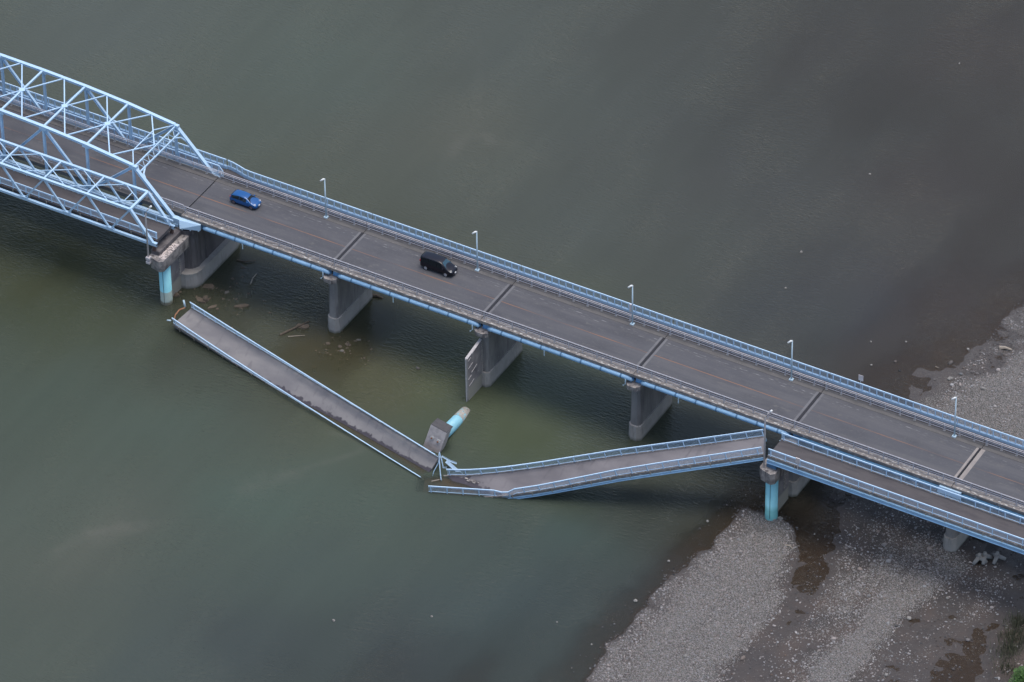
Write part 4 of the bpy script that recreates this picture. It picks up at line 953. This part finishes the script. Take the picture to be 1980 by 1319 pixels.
# ================================================================ ROCKS, RUBBLE, DRIFTWOOD
def block(px, py, L_, W_, H_, ang, label, name='concrete_block', mt='brownrock', z=0, tilt=0, cat='concrete block', group='brown rubble around the road piers', seed=0, chip=.18):
    x, y = pix(px, py, z); rr = random.Random(seed or int(px*7+py)); mb = MB()
    mx4 = Matrix.Translation((x, y, z)) @ Matrix.Rotation(R(ang), 4, 'Z') @ Matrix.Rotation(R(tilt), 4, 'Y') @ Matrix.Rotation(R(rr.uniform(-8, 8)), 4, 'X')
    nn = rr.choice((5, 6, 7)); out = []
    for q in range(nn):
        a = 2*math.pi*(q+rr.uniform(-.3, .3))/nn; k_ = 1/max(abs(math.cos(a)), abs(math.sin(a)), .75); out.append((math.cos(a)*k_*L_/2*rr.uniform(.75, 1.05), math.sin(a)*k_*W_/2*rr.uniform(.75, 1.05)))
    lo = [mx4 @ Vector((p[0]*1.1, p[1]*1.1, -H_/2-.3)) for p in out]; hi = [mx4 @ Vector((p[0]*rr.uniform(.75, 1), p[1]*rr.uniform(.75, 1), H_/2*rr.uniform(.55, 1))) for p in out]
    ct = mx4 @ Vector((rr.uniform(-.2, .2)*L_, rr.uniform(-.2, .2)*W_, H_/2*rr.uniform(.9, 1.15)))
    mb.add(lo+hi+[ct], [(q, (q+1) % nn, nn+(q+1) % nn, nn+q) for q in range(nn)]+[(nn+q, nn+(q+1) % nn, 2*nn) for q in range(nn)]+[tuple(range(nn))[::-1]])
    o = mb.build(name, M[mt], loc=(x, y, z), bevel=.015*min(L_, W_, H_)); tag(o, label, cat, group); return o
def boulder(px, py, s, label, mt='stone', z=None, flat=.7, group='boulders scattered over river and gravel', name='boulder'):
    x, y = pix(px, py, 0); h_ = float(bed(np.array([[x, y]]))[0][0]); z = max(h_, -.05) if z is None else z
    rr = random.Random(int(px*3+py)); mb = MB(); mx4 = Matrix.Translation((x, y, z+s*.15)) @ Matrix.Rotation(rr.random()*6, 4, 'Z')
    sx, sy = s*rr.uniform(.8, 1.25), s*rr.uniform(.6, .95)
    mb.add([mx4 @ Vector((v[0]*sx*rr.uniform(.8, 1.15)*.5, v[1]*sy*rr.uniform(.8, 1.15)*.5, v[2]*s*flat*.5)) for v in iv], [tuple(int(i) for i in q) for q in iq])
    o = mb.build(name, M[mt], loc=(x, y, z)); m_ = o.modifiers.new('b', 'BEVEL'); m_.width = s*.06; m_.segments = 2
    tag(o, label, 'boulder', group); return o
def wood(pts, r, label, name='driftwood', mt='wood', z=.05, cat='driftwood'):
    P3 = [(*pix(a, b_, z), z+dz) for a, b_, dz in pts]; mb = MB(); mb.tube(P3, [r*(1-.5*i/(len(P3)-1)) for i in range(len(P3))], 7); o = mb.build(name, M[mt], loc=P3[0]); tag(o, label, cat); return o
B_ = [ # px, py, L, W, H, ang, label
 (404,556,2.1,1.3,.7,20,'flat brown wedge of rubble beside the round nosed truss pier'),(388,582,1.9,.9,.6,-20,'brown slab poking out behind the left fallen deck corner'),
 (398,583,.8,.9,1.6,0,'upright brown block behind the left fallen deck corner'),(410,596,1.9,.6,.6,60,'slanting brown block against the far railing of the dusty fallen deck'),
 (421,599,.5,.5,.5,10,'small round brown lump right of the dusty fallen deck corner'),(342,573,1.0,.9,.9,40,'brown lump right beside the left turquoise column foot'),
 (439,567,.8,.8,.6,30,'pale brown cube alone right of the flat brown wedge'),(420,565,.5,.5,.4,0,'tiny brown cube between the wedge and the pale brown cube'),
 (413,574,.45,.4,.35,0,'tiny brown lump below the flat brown wedge'),(467,594,2.2,.7,.6,38,'long brown slab in open water right of the dusty deck corner'),
 (456,606,1.7,.7,.4,55,'half sunken brown slab below the long brown slab'),(452,542,1.0,.8,.4,0,'reddish sunken block in the shade of the first road span'),
 (474,520,1.3,.6,.4,30,'dim block deep under the first road span'),(590,634,1.4,.9,.7,50,'brown block at the tip of the dark driftwood trunk'),(578,632,1.0,.9,.5,20,'brown block lying on the dark driftwood trunk'),
 (626,667,.7,.5,.4,0,'left one of the two brown stones below the octagonal pier foot'),(635,666,.8,.6,.5,40,'right one of the two brown stones below the octagonal pier foot'),
 (657,671,.7,.6,.5,20,'brown stone in the middle of the submerged rubble patch'),(661,680,.8,.5,.5,60,'paler brown stone at the heart of the submerged rubble patch'),(672,668,.7,.6,.5,0,'brown stone at the start of the rubble row'),
 (683,663,1.5,.6,.4,40,'long reddish slab in the rubble row'),(694,659,.8,.6,.5,0,'pale brown stone near the end of the rubble row'),(702,655,.8,.5,.4,30,'last brown stone of the rubble row'),
 (640,688,.8,.6,.4,0,'brown stone at the left rim of the rubble patch'),(661,696,.7,.5,.4,50,'brown stone at the lower rim of the rubble patch'),(673,697,.8,.5,.4,0,'lowest brown stone of the rubble patch'),
 (677,672,.6,.5,.4,0,'small brown stone right of the rubble patch centre'),(695,686,1.1,.6,.3,20,'faint flat stone right of the rubble patch'),(711,629,.9,.6,.3,20,'faint brown stone close to the octagonal pier'),
 (720,621,.9,.5,.3,50,'faint brown stone farthest up beside the octagonal pier'),(362,663,1.6,.35,.3,70,'thin sunken beam left under the dusty deck'),(388,668,1.9,.35,.3,-10,'thin sunken beam poking out from under the dusty deck'),
 (808,714,.8,.5,.6,-10,'pale lump alone in the open green water between the fallen spans'),(248,655,.5,.5,.4,0,'small brown stone alone in the green water at left'),(237,572,.6,.4,.3,0,'dark stone alone left of the left turquoise column'),
]
for i, (a, b_, l_, w_, h_, an, lb) in enumerate(B_):
    block(a, b_, l_, w_, h_, an, lb, z=(-.12 if h_ > .45 else -.2), mt='brownrock' if 'pale' not in lb else 'greyblock', name='rubble_block', cat='rubble', tilt=rnd.uniform(-12, 12))
rr_ = random.Random(77)
for j in range(64):
    if j < 30: a, b_ = rr_.gauss(662, 26), rr_.gauss(680, 16)
    else: a, b_ = rr_.gauss(440, 45), rr_.gauss(578, 24)
    if j >= 30 and b_ < 548+(460-a)*.0 and a < 440: b_ += 20
    s_ = rr_.uniform(.35, .8)*(1.3 if j > 45 else 1)
    block(a, b_, s_, s_*rr_.uniform(.6, .9), .35, rr_.uniform(0, 180), 'small dim brown stone sunk in the rubble patch below the octagonal pier' if j < 30 else 'small dim brown stone sunk between the blocks around the round nosed pier',
          z=-.16, name='rubble_stone', cat='rubble', group='sunken stones of the middle rubble patch' if j < 30 else 'sunken stones around the round nosed pier')
wood([(541,648,0),(560,640,.1),(578,632,.15),(598,622,.1)], .16, 'dark driftwood trunk lying in the shallows under the fallen span', mt='brownrock')
wood([(557,651,0),(590,649,.05)], .07, 'thin pale stick beside the dark driftwood trunk')
wood([(484,550,0),(489,541,.3),(496,531,.1)], .10, 'pale broken branch in the shade of the first road span'); wood([(458,503,0),(475,508,.15),(494,505,.1)], .13, 'long dark branch deep under the first road span', mt='brownrock')
wood([(717,571,0),(730,574,.2),(740,577,0)], .28, 'short dark log beside the octagonal pier under the minivan span', mt='brownrock')
wood([(1933,674,.1),(1943,675,.25),(1956,679,.2)], .28, 'bleached driftwood log on the gravel at the upper right'); wood([(1518,1058,.3),(1527,1060,.4),(1533,1065,.3)], .12, 'small pale stick on the gravel beside the channel')
wood([(1809,709,0),(1815,712,.05)], .06, 'short thin stick in the shallows near the far gravel edge')
for (a, b_, s, lb) in [
 (1837,735,.8,'pale triangular boulder at the upper gravel edge'),(1872,676,.5,'pale boulder in the brown shallows at upper right'),(1901,759,.8,'pale flat stone on the upper gravel behind the last lamp'),
 (1682,337,.4,'white stone breaking the water at upper right'),(1855,123,.4,'white stone near the top right of the river'),(1549,488,.6,'pale stone in the grey water behind the fourth lamp'),
 (1519,557,.4,'small dark stone left of the fourth lamp'),(1684,661,.4,'small pale stone left in the upper shallows'),(1752,661,.35,'small pale stone right in the upper shallows'),(1685,706,.4,'dull stone near the far railing sign'),
 (1368,1008,.55,'rounded pale stone in the water left of the right column'),(1293,1085,.45,'yellowish stone in the shallows along the gravel bar'),(1229,1162,.6,'pale stone at the water edge of the gravel bar'),
 (645,1200,.5,'dull stone in the dark water at lower centre left'),(835,1192,.4,'small stone in the dark water at lower centre'),(1077,1203,.35,'tiny stone in the dark water left of the gravel bar'),
 (1325,1275,.75,'pale boulder in the middle of the near gravel bar'),(1758,1197,.7,'white boulder at the tail of the middle gravel bar'),(1747,1126,.5,'grey stone on the middle gravel bar'),
 (1832,1158,.6,'pale flat stone right of the middle gravel bar'),(1713,1307,.6,'pale stone at the bottom edge of the photo'),(1846,1198,.45,'round pale stone in the right gravel'),(1575,1033,.35,'small white stone in the brown channel'),
 (1483,1003,.7,'largest pale stone at the foot of the right turquoise column'),(1497,1008,.6,'pale stone just right of the right turquoise column foot'),(1508,1004,.7,'pale stone farthest right at the right turquoise column foot'),
 (1474,1007,.5,'pale stone just left of the right turquoise column foot'),(1534,1302,.6,'flat pale stone on the sparse gravel at the bottom'),(1144,1246,.3,'small stone off the lower end of the near gravel bar')]:
    boulder(a, b_, s, lb)
def ang_block(px, py, rotz, label):
    """cast concrete leg block lying on the shore: two legs meeting at an angle and a third behind"""
    x, y = pix(px, py, .1); T = thing('concrete_armour_block', (x, y, .1), label, 'armour block', 'concrete armour blocks on the shore')
    c = Vector((x, y, .75))
    mb = MB()
    for k in range(3):
        a = R(rotz+k*120); e_ = c+Vector((math.cos(a)*1.0, math.sin(a)*1.0, -.6)); mb.tube([c, c.lerp(e_, .5), e_], [.30,.26,.22], 10)
    mb.tube([c, c+Vector((0,0,.55))], [.3,.2], 8); mb.build('legs', M['armour'], T, smooth=True)
ang_block(1893, 1085, 250, 'grey concrete armour block farthest left of the three')
ang_block(1904, 1082, 285, 'grey concrete armour block in the middle of the three')
ang_block(1928, 1082, 270, 'grey concrete armour block set apart on the right')

# ================================================================ VEGETATION (bottom right corner)
def leaves(n, cx, cy, cz, rx, ry, rz, s0, s1):
    mb = MB()
    lob = [(rnd.gauss(0, .45), rnd.gauss(0, .45), rnd.uniform(-.2, .5)) for _ in range(9)]
    for _ in range(n):
        l = rnd.choice(lob); u = Vector((rnd.gauss(0, 1), rnd.gauss(0, 1), rnd.gauss(0, 1))).normalized()*rnd.random()**.4*.5
        p = Vector((cx+(l[0]+u.x)*rx, cy+(l[1]+u.y)*ry, max(.3, cz+(l[2]+u.z)*rz))); s = rnd.uniform(s0, s1)
        a = Vector((rnd.gauss(0, 1), rnd.gauss(0, 1), rnd.gauss(0, .5))).normalized(); b_ = a.cross(Vector((rnd.gauss(0, .5), rnd.gauss(0, .5), 1))).normalized()
        mb.add([p-a*s, p-b_*s*.45, p+a*s, p+b_*s*.45], [(0,1,2,3)])
    return mb
bxx, byy = pix(1985, 1322, 1.0)
BT = thing('bush', (bxx, byy, .5), 'bright green leafy bush in the bottom right corner', 'bush')
leaves(5200, bxx, byy, 1.4, 3.0, 2.6, 1.8, .07, .17).build('foliage', M['leaf'], BT)
mb = MB()
for j in range(9): a = rnd.random()*6.28; mb.tube([(bxx, byy, .3), (bxx+math.cos(a)*1.2, byy+math.sin(a)*1.0, 1.9)], [.05,.02], 5)
mb.build('stems', M['stem'], BT)
mb = MB()
for (a, b_, n_, sp) in ((1952,1262,420,.9),(1962,1235,420,.9),(1975,1205,420,1.0),(1985,1250,420,1.2),(1950,1295,350,.8)):
    x0_, y0_ = pix(a, b_, .2)
    for j in range(n_):
        x, y = x0_+rnd.gauss(0, sp), y0_+rnd.gauss(0, sp*.9); h_ = rnd.uniform(.5, 1.5); dx, dy = rnd.gauss(.1, .25), rnd.gauss(-.15, .25); t_ = rnd.uniform(.015, .035)
        a_ = rnd.random()*3.14; ux, uy = math.cos(a_)*t_, math.sin(a_)*t_
        mb.add([(x-ux,y-uy,.05),(x+ux,y+uy,.05),(x+dx*.4+ux*.8,y+dy*.4+uy*.8,h_*.7),(x+dx*.4-ux*.8,y+dy*.4-uy*.8,h_*.7),(x+dx,y+dy,h_)], [(0,1,2,3),(3,2,4)])
o = mb.build('reeds', M['reed'], loc=(*pix(1965, 1240, .2), .1)); tag(o, 'dull green reeds and grass behind the bush at bottom right', 'reeds', kind='stuff')

for o in bpy.data.objects:
    if '_b' in o: del o['_b']
